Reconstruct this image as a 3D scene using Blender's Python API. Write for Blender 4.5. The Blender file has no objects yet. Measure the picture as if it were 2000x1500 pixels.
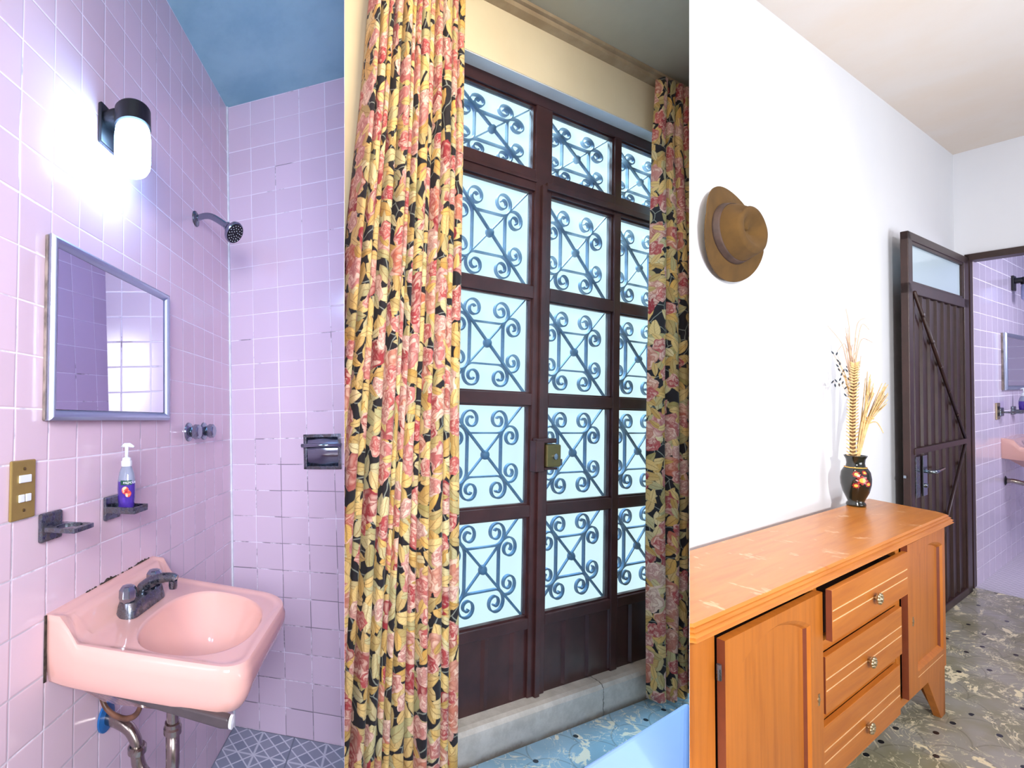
import bpy, bmesh, math, random
from mathutils import Vector, Matrix
random.seed(7)
PI = math.pi
# ---------------------------------------------------------------- camera
F, CX = 950.0, 700.0
PITCH = math.radians(2.331)
EYE = Vector((0.0, 0.0, 1.35))
scene = bpy.context.scene
cd = bpy.data.cameras.new('camera'); co = bpy.data.objects.new('camera', cd)
scene.collection.objects.link(co); scene.camera = co
cd.sensor_width = 36.0; cd.sensor_fit = 'HORIZONTAL'; cd.lens = F / 2000.0 * 36.0
cd.shift_x = (1000.0 - CX) / 2000.0; cd.clip_start = 0.02
co.location = EYE; co.rotation_euler = (PI / 2 + PITCH, 0, 0)
scene.view_settings.view_transform = 'Standard'; scene.view_settings.look = 'None'
scene.view_settings.gamma = 1; scene.view_settings.use_curve_mapping = False
scene.view_settings.exposure = 0.0
# ---------------------------------------------------------------- world daylight
world = bpy.data.worlds.new('world'); scene.world = world; world.use_nodes = True
bg = world.node_tree.nodes['Background']
bg.inputs[0].default_value = (0.80, 0.97, 1.0, 1); bg.inputs[1].default_value = 1.08
# ---------------------------------------------------------------- three rooms: axes of each in the camera's frame
sp_, cp_ = math.sin(PITCH), math.cos(PITCH)
RCW = Matrix(((1, 0, 0), (0, sp_, cp_), (0, -cp_, sp_)))
ROOM = {
 1: (Matrix(((0.950243, 0.088027, -0.031381), (-0.05332, 0.072969, -0.996615), (-0.306914, 0.993442, 0.075982))), Vector((0.82387, -2.05200, 1.35))),
 2: (Matrix(((0.893741, -0.447483, 0.031414), (0.04591, 0.021583, -0.998712), (0.446229, 0.894032, 0.039834))), Vector((0, 0, 1.35))),
 3: (Matrix(((0.482695, 0.875764, -0.006526), (-0.008478, -0.002778, -0.99996), (-0.875748, 0.482731, 0.006084))), Vector((0.92366, -5.09377, 1.35))),
}
def TW(r, p):
    if r == 0: return Vector(p)
    m, c = ROOM[r]
    return RCW @ (m @ (Vector(p) - c)) + EYE
def DW(r, d):
    if r == 0: return Vector(d)
    return (RCW @ (ROOM[r][0] @ Vector(d))).normalized()
# ---------------------------------------------------------------- lights
def area(name, r, loc, target, sx, sy, power, col, spread=180):
    l = bpy.data.lights.new(name, 'AREA'); l.shape = 'RECTANGLE'; l.size = sx; l.size_y = sy
    l.energy = power; l.color = col; l.spread = math.radians(spread)
    o = bpy.data.objects.new(name, l); scene.collection.objects.link(o)
    a = TW(r, loc); b = TW(r, target); o.location = a
    o.rotation_euler = (b - a).to_track_quat('-Z', 'Y').to_euler(); return o
def point(name, r, loc, power, col, rad=0.05):
    l = bpy.data.lights.new(name, 'POINT'); l.energy = power; l.color = col; l.shadow_soft_size = rad
    o = bpy.data.objects.new(name, l); scene.collection.objects.link(o); o.location = TW(r, loc); return o
area('bathroom_front_fill', 1, (0.95, -3.1, 1.9), (0.1, -0.6, 1.1), 0.8, 0.8, 38, (0.94, 0.94, 1.0), 110)  # unseen fill added behind the viewer; no window stands there
area('bedroom_ceiling_light', 2, (0.95, 0.55, 2.93), (1.1, 1.5, 1.0), 0.5, 0.3, 21, (1.0, 0.86, 0.66))
area('bedroom_low_fill', 2, (0.95, 0.62, 0.30), (1.7, 1.5, 0.4), 0.35, 0.35, 6, (1.0, 0.84, 0.64))  # added warm fill for the lower curtain and step; no such lamp
area('patio_daylight', 2, (1.9, 2.45, 3.75), (1.85, 1.3, 0.9), 2.2, 0.8, 420, (0.56, 0.82, 1.0))
area('hall_lamp', 3, (2.49, -5.49, 1.95), (0.0, -2.4, 1.0), 0.20, 0.20, 25, (1.0, 0.99, 0.98), 60)
area('hall_ceiling_fill', 3, (2.6, -2.6, 0.9), (1.2, -2.4, 2.9), 1.4, 1.2, 50, (0.90, 0.95, 1.0), 150)  # added low and aimed up to brighten the hall ceiling; not a window
area('shower_room_light', 3, (1.5, 0.6, 2.1), (0.07, 0.8, 1.0), 0.5, 0.5, 26, (0.86, 0.84, 1.0))
# ---------------------------------------------------------------- node helper
def lin(c):
    if isinstance(c, str): c = tuple(int(c[i:i+2], 16) for i in (0, 2, 4))
    o = [(x / 255.0) for x in c]
    return tuple((x / 12.92 if x <= 0.04045 else ((x + 0.055) / 1.055) ** 2.4) for x in o) + (1.0,)
class NT:
    def __init__(s, name):
        s.m = bpy.data.materials.new(name); s.m.use_nodes = True; s.t = s.m.node_tree; s.n = s.t.nodes; s.l = s.t.links
        s.b = s.n['Principled BSDF']; s.out = s.n['Material Output']
    def put(s, sock, v):
        if isinstance(v, S): v = v.s
        if hasattr(v, 'is_output'): s.l.new(v, sock)
        else:
            if sock.type == 'RGBA' and isinstance(v, (tuple, str)): v = lin(v) if isinstance(v, str) else (v if len(v) == 4 else lin(v))
            sock.default_value = v
    def math(s, op, a, b=0.0, c=0.0):
        n = s.n.new('ShaderNodeMath'); n.operation = op
        for i, x in enumerate((a, b, c)):
            if i < len(n.inputs): s.put(n.inputs[i], x)
        return S(s, n.outputs[0])
    def coord(s):
        n = s.n.new('ShaderNodeAttribute'); n.attribute_name = 'lc'; return S(s, n.outputs['Vector'])
    def sep(s, v):
        n = s.n.new('ShaderNodeSeparateXYZ'); s.put(n.inputs[0], v); return [S(s, o) for o in n.outputs]
    def vec(s, x, y, z=0.0):
        n = s.n.new('ShaderNodeCombineXYZ')
        for i, a in enumerate((x, y, z)): s.put(n.inputs[i], a)
        return S(s, n.outputs[0])
    def vmul(s, v, k):
        n = s.n.new('ShaderNodeVectorMath'); n.operation = 'MULTIPLY'; s.put(n.inputs[0], v); n.inputs[1].default_value = k; return S(s, n.outputs[0])
    def vadd(s, a, b):
        n = s.n.new('ShaderNodeVectorMath'); n.operation = 'ADD'; s.put(n.inputs[0], a)
        if isinstance(b, tuple): n.inputs[1].default_value = b
        else: s.put(n.inputs[1], b)
        return S(s, n.outputs[0])
    def noise(s, v, scale, detail=3.0, rough=0.55, dist=0.0):
        n = s.n.new('ShaderNodeTexNoise'); s.put(n.inputs['Vector'], v); n.inputs['Scale'].default_value = scale
        n.inputs['Detail'].default_value = detail; n.inputs['Roughness'].default_value = rough; n.inputs['Distortion'].default_value = dist
        return S(s, n.outputs['Fac']), S(s, n.outputs['Color'])
    def voro(s, v, scale, feat='F1', rnd=1.0):
        n = s.n.new('ShaderNodeTexVoronoi'); n.voronoi_dimensions = '2D'; n.feature = feat; s.put(n.inputs['Vector'], v)
        n.inputs['Scale'].default_value = scale; n.inputs['Randomness'].default_value = rnd
        return n
    def white(s, v):
        n = s.n.new('ShaderNodeTexWhiteNoise'); n.noise_dimensions = '3D'; s.put(n.inputs['Vector'], v); return S(s, n.outputs['Value'])
    def ramp(s, f, stops):
        n = s.n.new('ShaderNodeValToRGB'); s.put(n.inputs[0], f); e = n.color_ramp.elements
        while len(e) < len(stops): e.new(0.5)
        for i, (p, c) in enumerate(stops): e[i].position = p; e[i].color = lin(c)
        return S(s, n.outputs[0])
    def mix(s, f, a, b):
        n = s.n.new('ShaderNodeMix'); n.data_type = 'RGBA'; s.put(n.inputs[0], f); s.put(n.inputs[6], a); s.put(n.inputs[7], b); return S(s, n.outputs[2])
    def step(s, x, lo, hi):
        n = s.n.new('ShaderNodeMapRange'); n.interpolation_type = 'SMOOTHSTEP'; s.put(n.inputs[0], x)
        n.inputs[1].default_value = lo; n.inputs[2].default_value = hi; return S(s, n.outputs[0])
    def bump(s, h, strength, dist):
        n = s.n.new('ShaderNodeBump'); n.inputs['Strength'].default_value = strength; n.inputs['Distance'].default_value = dist
        s.put(n.inputs['Height'], h); s.l.new(n.outputs[0], s.b.inputs['Normal'])
    def set(s, **k):
        for a, v in k.items():
            key = {'base': 'Base Color', 'rough': 'Roughness', 'metal': 'Metallic', 'trans': 'Transmission Weight', 'coat': 'Coat Weight',
                   'coatr': 'Coat Roughness', 'spec': 'Specular IOR Level', 'emi': 'Emission Color', 'emis': 'Emission Strength', 'ior': 'IOR', 'sheen': 'Sheen Weight',
                   'sss': 'Subsurface Weight', 'alpha': 'Alpha'}[a]
            s.put(s.b.inputs[key], v)
        return s.m
class S:
    def __init__(s, t, sock): s.t = t; s.s = sock
    def __add__(s, o): return s.t.math('ADD', s, o)
    def __radd__(s, o): return s.t.math('ADD', s, o)
    def __sub__(s, o): return s.t.math('SUBTRACT', s, o)
    def __rsub__(s, o): return s.t.math('SUBTRACT', o, s)
    def __mul__(s, o): return s.t.math('MULTIPLY', s, o)
    def __rmul__(s, o): return s.t.math('MULTIPLY', s, o)
    def __truediv__(s, o): return s.t.math('DIVIDE', s, o)
    def abs(s): return s.t.math('ABSOLUTE', s)
    def fr(s): return s.t.math('FRACT', s)
    def fl(s): return s.t.math('FLOOR', s)
    def sin(s): return s.t.math('SINE', s)
    def cos(s): return s.t.math('COSINE', s)
    def gt(s, v): return s.t.math('GREATER_THAN', s, v)
    def lt(s, v): return s.t.math('LESS_THAN', s, v)
    def max(s, v): return s.t.math('MAXIMUM', s, v)
    def min(s, v): return s.t.math('MINIMUM', s, v)
# ---------------------------------------------------------------- materials
def plain(name, col, rough=0.5, metal=0.0, var=0.06, scale=30.0, bump=0.0, **k):
    t = NT(name); c = t.coord(); f, _ = t.noise(c, scale, 4)
    b = lin(col)
    hi = tuple(min(1, x * (1 + var)) for x in b[:3]) + (1,); lo = tuple(x * (1 - var * 1.6) for x in b[:3]) + (1,)
    t.set(base=t.mix(t.step(f, 0.3, 0.7), lo, hi), rough=rough, metal=metal, **k)
    if bump: t.bump(f, 0.4, bump)
    return t.m
def tile_mat(name, ax, pu, pv, ou, ov, base, grout, gw=0.0017, dirt=0.5, var=0.03):
    t = NT(name); c = t.coord(); n1, n1c = t.noise(c, 2.3, 2)
    x, y, z = t.sep(c); u = x if ax == 'x' else y
    wob = (n1 - 0.5) * 0.006
    a = (u - ou + wob) / pu; b = (z - ov + wob) / pv
    ida = a.fl(); idb = b.fl()
    # every tile is set a hair off its row
    r = t.white(t.vec(ida, idb, 3.0)); r2 = t.white(t.vec(idb, ida, 9.0))
    fa = ((a.fr() - 0.5).abs() * -1.0 + 0.5) * pu + (r2 - 0.5) * 0.0012
    fb = ((b.fr() - 0.5).abs() * -1.0 + 0.5) * pv + (r - 0.5) * 0.0014
    d = fa.min(fb)
    g = 1.0 - t.step(d, gw * 0.55, gw * 1.25)
    nz, _ = t.noise(c, 5.0, 5, 0.7)
    low = t.step(z, 1.9, 0.7)
    dm = t.step(nz + (low - 0.5) * 0.16, 0.50, 0.60) * dirt
    gc = t.mix(dm, grout, '6a6272')
    bl = lin(base)
    v1 = tuple(x_ * (1 + var) for x_ in bl[:3]) + (1,); v0 = tuple(x_ * (1 - var * 2) for x_ in bl[:3]) + (1,)
    body = t.mix(r, v0, v1)
    t.set(base=t.mix(g, body, gc), rough=t.mix(g, (0.13, 0.13, 0.13, 1), (0.8, 0.8, 0.8, 1)), spec=0.5)
    e = t.step(d, 0.0, 0.005); big, _ = t.noise(c, 14, 2)
    t.bump(e + big * 0.12, 0.5, 0.0016)
    return t.m
M = {}
M['tile_l'] = tile_mat('pink_wall_tile', 'y', 0.0985, 0.1166, -0.5, 1.399, 'ddc6d4', 'f0ecf8')
M['tile_b'] = tile_mat('pink_back_tile', 'x', 0.1297, 0.1166, 0.0, 1.399, 'd4c2d8', 'e8e2f4', dirt=0.9)
M['tile_s'] = tile_mat('lilac_tile', 'y', 0.165, 0.114, 0.053, 0.0, 'd9cde3', 'f2ecfa', gw=0.0028, dirt=0.15)
def ceiling_mat(name, base, dark, sc=1.6, bs=0.0015):
    t = NT(name); c = t.coord(); f, _ = t.noise(c, sc, 5, 0.6); g, _ = t.noise(c, 28, 4)
    t.set(base=t.mix(t.step(f, 0.35, 0.7), base, dark), rough=0.85); t.bump(g, 0.5, bs); return t.m
M['ceil1'] = ceiling_mat('blue_grey_ceiling_paint', '9fd0dc', '88bccd', 3.0)
M['ceil2'] = ceiling_mat('putty_ceiling_paint', 'b5b4a0', 'a8a692')
M['ceil3'] = ceiling_mat('cream_ceiling_paint', 'e8e0da', 'e6d8cb', 1.2, 0.001)
M['white'] = ceiling_mat('white_wall_paint', 'eef0f5', 'e9ecf3', 0.8, 0.0006)
M['cream'] = ceiling_mat('cream_wall_paint', 'e6d9b6', 'e0d2ae', 2.0, 0.0008)
M['cornice'] = ceiling_mat('cornice_paint', 'b3a284', 'a08c6e', 6.0, 0.0008)
M['reveal'] = ceiling_mat('white_reveal_paint', 'd7dde0', 'ccd4d8', 3.0)
M['grey_plaster'] = ceiling_mat('plaster', 'cfc9c4', 'c4beb8')
def floor1():
    t = NT('diamond_floor_tile'); c = t.coord(); x, y, z = t.sep(c); s = 0.30
    a = (x / s).fr() - 0.5; b = (y / s).fr() - 0.5
    p = (a + b) * 4.0; q = (a - b) * 4.0
    lp = ((p.fr() - 0.5).abs() * -1.0 + 0.5); lq = ((q.fr() - 0.5).abs() * -1.0 + 0.5)
    ln = 1.0 - t.step(lp.min(lq), 0.03, 0.085)
    ed = t.step((a.abs()).max(b.abs()), 0.485, 0.492)
    cr = 1.0 - t.step(a.abs().min(b.abs()), 0.010, 0.022)
    chk = t.white(t.vec(p.fl(), q.fl(), 1.0)); n, _ = t.noise(c, 25, 4)
    body = t.mix(chk * 0.7 + n * 0.3, '7e8ba0', '9aa2b4')
    col = t.mix(ln.max(cr * 0.8), body, 'd5dce6'); col = t.mix(ed, col, '6f7c8c')
    t.set(base=col, rough=0.35); return t.m
M['floor1'] = floor1()
def marble(name, base, olive, vein, dot, sc):
    t = NT(name); c = t.vmul(t.coord(), sc); x, y, z = t.sep(c)
    w1, wc = t.noise(c, 5.0, 3, 0.55); w2, _ = t.noise(c, 3.1, 2)
    # round scallop tiles, 20 cm across
    P = 0.2
    row = (y / (P * 0.5)).fl(); sx = x / P + (row * 0.5).fr()
    cx = sx.fr() - 0.5; cy = ((y / (P * 0.5)).fr() - 0.5) * 0.5
    rr = t.math('SQRT', cx * cx + (cy + 0.25) * (cy + 0.25))
    scal = 1.0 - t.step((rr - 0.5).abs(), 0.006, 0.02)
    n1, _ = t.noise(t.vadd(c, (3.1, 7.7, 0)), 5.5, 5, 0.62, 1.6)
    n2, _ = t.noise(t.vadd(c, (9.3, 1.7, 0)), 12.0, 4, 0.6, 1.2)
    gate = t.step(n2, 0.40, 0.66)
    v1 = 1.0 - t.step((n1 - 0.5).abs(), 0.004, 0.022)
    n3, _ = t.noise(t.vadd(c, (19.3, 4.7, 0)), 9.0, 3, 0.5, 2.2)
    v2 = 1.0 - t.step((n3 - 0.52).abs(), 0.002, 0.014)
    blob = t.step(n1 * 0.6 + n2 * 0.6, 0.69, 0.72)
    vm = (v1 * gate).max(v2 * t.step(w2, 0.45, 0.6) * 0.8).max(blob)
    fine, _ = t.noise(c, 60, 3)
    b = t.mix(t.step(w1, 0.35, 0.65), base, olive); b = t.mix(fine * 0.25, b, 'ffffff') if False else b
    b = t.mix(scal * 0.35, b, '5c5648')
    col = t.mix(vm, b, vein)
    vo = t.voro(c, 9.0); dd = S(t, vo.outputs['Distance']); rc = t.sep(S(t, vo.outputs['Color']))[0]
    dots = dd.lt(0.085) * rc.gt(0.45)
    col = t.mix(dots, col, dot)
    t.set(base=col, rough=0.20, spec=0.5); t.bump(fine, 0.15, 0.0008); return t.m
M['floor3'] = marble('marbled_floor_tile', 'a3a098', '8f8b72', 'f4e8c4', '23262a', (1.15, 0.66, 1))
M['floor2'] = marble('marbled_floor_tile_daylit', 'a0c2d8', '90b4ca', 'f2eedc', '2e3a44', (0.8, 1.0, 1))  # hall tile again, with blue daylight from the door put into its colours
M['floor_far'] = floor1(); 
def floorf():
    t = NT('lilac_floor_tile'); c = t.coord(); x, y, z = t.sep(c); n, _ = t.noise(c, 12, 4)
    p = ((x + y) / 0.055).fr(); q = ((x - y) / 0.055).fr()
    l = (1.0 - t.step(p, 0.1, 0.2)).max(1.0 - t.step(q, 0.1, 0.2))
    t.set(base=t.mix(l * 0.6, t.mix(n, 'c6c0d0', 'd8d2de'), '8d879c'), rough=0.4); return t.m
M['floor_far'] = floorf()
def chrome(name, col='a9b0b8', rough=0.16, rust=0.0):
    t = NT(name); c = t.coord(); f, _ = t.noise(c, 45, 5, 0.7)
    m = t.step(f, 0.62 - rust * 0.2, 0.72 - rust * 0.15)
    t.set(base=t.mix(m * rust, col, '54484a'), metal=1.0 - m * rust * 0.6, rough=t.mix(m * rust, (rough,) * 3 + (1,), (0.55,) * 3 + (1,)))
    return t.m
M['chrome'] = chrome('chrome_metal', '9aa6b2', 0.14, 0.12)
M['oldchrome'] = chrome('worn_chrome', '77808c', 0.26, 0.8)
M['pipe'] = chrome('drain_pipe_chrome', 'a8a09a', 0.22, 0.35)
M['alu'] = chrome('brushed_aluminium', 'b4c2d4', 0.36)
M['brass'] = plain('brass_plate', 'a48c50', 0.38, 0.45, var=0.05)
M['knobmetal'] = chrome('antique_pewter', 'b8a888', 0.35, 0.4)
M['mirror'] = NT('mirror_glass').set(base=(0.86, 0.90, 0.95, 1), metal=1.0, rough=0.015)
M['porcelain'] = plain('pink_porcelain', 'e0b0a6', 0.10, var=0.01, scale=4, coat=0.4)
M['grime'] = plain('dark_mould', '3c332c', 0.9, var=0.5, scale=90)
M['black'] = plain('black_plastic', '090b10', 0.4)
M['hose'] = plain('brown_rubber_hose', '6b4a3a', 0.45, var=0.3)
M['blue'] = plain('blue_plastic', '1f64a8', 0.35)
M['woodgrey'] = plain('grey_worn_wood', '8d8078', 0.7, var=0.3)
M['whitepl'] = plain('white_plastic', 'e4ecf2', 0.3, var=0.01)
M['rail'] = plain('dark_grey_bar', '4a4448', 0.4)
M['caulk'] = plain('white_grout', 'dfe6f0', 0.6)
def lampglass(name, s, col='ffffff'):
    t = NT(name); t.set(base='eef6ff', rough=0.25, emi=lin(col), emis=s); return t.m
M['lamp_on'] = lampglass('lit_opal_glass', 36.0, 'a2d2ff')
M['lamp_off'] = plain('opal_glass', '9aa4c4', 0.3)
def bottle():
    t = NT('clear_violet_soap'); c = t.coord(); x, y, z = t.sep(c)
    t.set(base=t.mix(t.step(z, 1.206, 1.210), '5a3fb4', 'aab6cc'), rough=0.06, trans=0.45, ior=1.35, coat=0.5); return t.m
M['bottle'] = bottle()
def fruit():
    t = NT('fruit_label'); c = t.coord(); vo = t.voro(c, 90); d = t.sep(S(t, vo.outputs['Color']))[0]; n, _ = t.noise(c, 120, 2)
    t.set(base=t.ramp(n, [(0.35, '8c1f3c'), (0.5, 'd8503c'), (0.62, 'f0c0a0')]), rough=0.3); return t.m
M['fruit'] = fruit()
M['green'] = plain('green_label', '0f4a3a', 0.4)
M['brown'] = plain('dark_brown_enamel', '3a2020', 0.32, var=0.15, scale=12)
M['brown3'] = plain('brown_door_enamel', '36201c', 0.42, var=0.12, scale=12)
M['iron'] = plain('blue_grey_iron', '264e70', 0.6, var=0.15)
M['lockbrass'] = chrome('lock_brass', '8a7a50', 0.42, 0.25)
def pane():
    t = NT('frosted_pane'); c = t.coord(); n, _ = t.noise(c, 60, 3); f, _ = t.noise(c, 9, 2)
    tr = t.n.new('ShaderNodeBsdfTransparent'); tr.inputs[0].default_value = (0.93, 0.99, 1, 1)
    tl = t.n.new('ShaderNodeBsdfTranslucent'); t.put(tl.inputs[0], 'e8f6fc')
    sp = t.step(n, 0.70, 0.74) * 0.25
    mx = t.n.new('ShaderNodeMixShader'); t.put(mx.inputs[0], t.step(f, 0.2, 0.8) * 0.02 + 0.03)
    t.l.new(tr.outputs[0], mx.inputs[1]); t.l.new(tl.outputs[0], mx.inputs[2])
    gl = t.n.new('ShaderNodeBsdfGlossy'); gl.inputs['Roughness'].default_value = 0.2
    m2 = t.n.new('ShaderNodeMixShader'); m2.inputs[0].default_value = 0.03
    t.l.new(mx.outputs[0], m2.inputs[1]); t.l.new(gl.outputs[0], m2.inputs[2]); t.l.new(m2.outputs[0], t.out.inputs[0])
    return t.m
M['pane'] = pane()
M['trans_glass'] = NT('blue_frosted_glass').set(base='cfe6f2', rough=0.35, coat=0.3)
def concrete():
    t = NT('painted_concrete_step'); c = t.coord(); x, y, z = t.sep(c); n, _ = t.noise(c, 9, 5, 0.7); f, _ = t.noise(c, 40, 4)
    col = t.mix(t.step(n, 0.35, 0.65), 'ccc4bb', 'b4aca2')
    low = t.step(z + (n - 0.5) * 0.06, 0.035, 0.0)
    col = t.mix(low * 0.85, col, '5d4326')
    ck = 1.0 - t.step((x - 2.0 + (f - 0.5) * 0.03).abs(), 0.001, 0.004)
    t.set(base=t.mix(ck, col, '50483f'), rough=0.4, coat=0.5, coatr=0.25); t.bump(f, 0.4, 0.002); return t.m
M['concrete'] = concrete()
M['sheet'] = plain('pale_blue_bed_sheet', '9fbef0', 0.8, var=0.02, scale=3)
def wood(name, base, dark, light, ax=1, marks=False):
    t = NT(name); c = t.coord(); k = [26.0, 26.0, 26.0]; k[ax] = 1.8
    n, _ = t.noise(t.vmul(c, tuple(k)), 1.6, 5, 0.6, 0.6); m, _ = t.noise(c, 3.0, 3)
    col = t.ramp(n, [(0.28, dark), (0.5, base), (0.75, light)])
    col = t.mix(t.step(m, 0.5, 0.8) * 0.25, col, dark)
    if marks:
        s1, _ = t.noise(t.vadd(c, (4, 2, 0)), 11, 4, 0.6); s2, _ = t.noise(t.vmul(c, (4, 30, 1)), 2.4, 3, 0.7)
        mk = t.step(t.sep(c)[2], 0.8185, 0.8195) * t.step(s1, 0.585, 0.63) * t.step(s2, 0.42, 0.6)
        col = t.mix(mk * 0.45, col, 'f6d6ae')
        s3, _ = t.noise(t.vadd(c, (1, 7, 0)), 7, 5, 0.7); col = t.mix(t.step(s3, 0.68, 0.74) * 0.5, col, 'a4552a')
    t.set(base=col, rough=0.28 if marks else 0.38, spec=0.45); t.bump(n, 0.12, 0.001); return t.m
M['woodtop'] = wood('honey_varnished_top', 'be7630', 'b06624', 'c88038', 1, True)
M['woodh'] = wood('honey_wood_horizontal', 'b56a24', 'a65c1e', 'c2762e', 1)
M['woodv'] = wood('honey_wood_vertical', 'b26822', 'a25a1c', 'be7028', 2)
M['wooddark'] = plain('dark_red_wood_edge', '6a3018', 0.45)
M['cavity_shade'] = plain('inner_wood_shade', '30180e', 0.7)  # dark colour stands in for the shade inside the sideboard
M['groove'] = plain('pale_worn_groove', 'e2b684', 0.6)
M['felt'] = plain('olive_brown_felt', '573d16', 0.95, var=0.12, scale=14)
M['band'] = plain('dark_brown_hat_ribbon', '43312a', 0.7, var=0.2)
M['ceramic'] = plain('black_glazed_clay', '14160f', 0.12, var=0.3, coat=0.6)
M['redglaze'] = plain('red_painted_glaze', '8c2626', 0.2)
M['yelglaze'] = plain('yellow_painted_glaze', 'e6a94a', 0.2)
M['straw'] = plain('dry_straw', 'd8b680', 0.8, var=0.15, scale=60)
M['straw2'] = plain('pale_pink_dry_grass', 'cfae94', 0.8, var=0.1)
M['ochre'] = plain('ochre_husk', 'c9a060', 0.8, var=0.2, scale=60)
M['huskdark'] = plain('brown_husk', '6e5030', 0.85, var=0.2)
M['darkseed'] = plain('dark_blue_dry_pods', '2c3440', 0.7)
def floral():
    t = NT('floral_curtain_cloth'); c0 = t.coord(); x, y, z = t.sep(c0)
    p0 = t.vec(x, z, 0.0); _, wn = t.noise(p0, 14, 2)
    wx, wy, wz = t.sep(wn); p = t.vec(x + (wx - 0.5) * 0.022, z + (wy - 0.5) * 0.022, 0.0)
    nf, _ = t.noise(p0, 55, 3); nl, _ = t.noise(p0, 120, 2)
    col = t.mix(nf, '0c0a10', '1c1820')
    def cell(off, scale):
        pp = t.vadd(p, off); v = t.voro(pp, scale, 'F1', 0.9)
        d = S(t, v.outputs['Distance']); r, g, b = t.sep(S(t, v.outputs['Color'])); po = t.sep(S(t, v.outputs['Position'])); q = t.sep(pp)
        return q[0] - po[0], q[1] - po[1], r, g, b, d
    # stems
    v = t.voro(t.vadd(p, (0.3, 0.1, 0)), 13, 'DISTANCE_TO_EDGE'); dd = S(t, v.outputs['Distance'])
    col = t.mix((1.0 - t.step(dd, 0.012, 0.035)) * 0.75, col, '9aa092')
    def leaf(col, off, scale, L, w, ramp, prob):
        qx, qy, r, g, b, d = cell(off, scale); a = r * 6.283
        ca = a.cos(); sa = a.sin(); u = qx * ca + qy * sa; vv = qy * ca - qx * sa
        k = 1.0 - (u / L) * (u / L) - (vv / w).abs()
        m = t.step(k, 0.0, 0.08) * b.lt(prob)
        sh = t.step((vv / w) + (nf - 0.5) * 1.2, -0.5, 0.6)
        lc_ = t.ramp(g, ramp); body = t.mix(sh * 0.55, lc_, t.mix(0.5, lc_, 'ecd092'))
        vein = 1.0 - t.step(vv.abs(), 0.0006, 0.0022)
        sv = t.step((((u + vv.abs()) / (L * 0.22)).fr() - 0.5).abs(), 0.40, 0.47)
        body = t.mix((vein * 0.6).max(sv * 0.3), body, '8d6530')
        edge = 1.0 - t.step(k, 0.06, 0.2)
        body = t.mix(edge * 0.35, body, '5a3c1c')
        return t.mix(m, col, body)
    gold = [(0.0, 'e8b65a'), (0.3, 'f2d48c'), (0.55, 'c89a48'), (0.8, 'b9b47e'), (1.0, 'f0e0a8')]
    ol = [(0.0, 'a89a56'), (0.4, 'c8c296'), (0.7, 'd9a64a'), (1.0, 'eed9a0')]
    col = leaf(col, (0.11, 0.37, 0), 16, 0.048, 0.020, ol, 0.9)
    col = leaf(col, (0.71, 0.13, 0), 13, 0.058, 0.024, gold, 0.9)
    def rose(col, off, scale, R, prob, ramp):
        qx, qy, r, g, b, d = cell(off, scale); rad = t.math('SQRT', qx * qx + qy * qy); an = t.math('ARCTAN2', qy, qx)
        lob = (an * 5.0 + r * 6.0).sin() * 0.10 + (nf - 0.5) * 0.25
        rr = rad / (R * (0.7 + 0.0)) + lob
        m = (1.0 - t.step(rr, 0.94, 1.0)) * b.lt(prob)
        pv = t.voro(t.vec(an * 1.1 + r * 20.0 + rr * 1.5, rr * 3.2 + g * 31.0), 1.0); pr = t.sep(S(t, pv.outputs['Color']))[0]; pd = S(t, pv.outputs['Distance'])
        pe = t.voro(t.vec(an * 1.1 + r * 20.0 + rr * 1.5, rr * 3.2 + g * 31.0), 1.0, 'DISTANCE_TO_EDGE'); ed_ = S(t, pe.outputs['Distance'])
        base = t.ramp(g, ramp)
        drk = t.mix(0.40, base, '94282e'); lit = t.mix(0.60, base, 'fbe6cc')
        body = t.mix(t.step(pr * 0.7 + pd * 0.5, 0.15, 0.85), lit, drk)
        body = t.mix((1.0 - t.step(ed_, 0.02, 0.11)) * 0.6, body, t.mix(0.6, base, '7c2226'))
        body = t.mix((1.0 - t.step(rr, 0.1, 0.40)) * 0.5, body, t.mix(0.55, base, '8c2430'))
        return t.mix(m, col, body)
    pinks = [(0.0, 'e88a66'), (0.3, 'f0b090'), (0.45, 'a83038'), (0.6, 'b23a40'), (0.75, 'e89a90'), (1.0, 'f2d4b8')]
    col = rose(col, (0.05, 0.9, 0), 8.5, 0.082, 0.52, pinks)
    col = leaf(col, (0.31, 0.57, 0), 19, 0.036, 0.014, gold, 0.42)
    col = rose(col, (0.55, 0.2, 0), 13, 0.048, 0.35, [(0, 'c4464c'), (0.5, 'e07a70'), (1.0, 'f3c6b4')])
    weave, _ = t.noise(t.vmul(p0, (900, 900, 1)), 1.0, 1)
    col = t.mix(0.16, col, '1c100c')
    t.set(base=col, rough=0.85, sheen=0.1); t.bump(weave, 0.1, 0.0004); return t.m
M['floral'] = floral()
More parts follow.
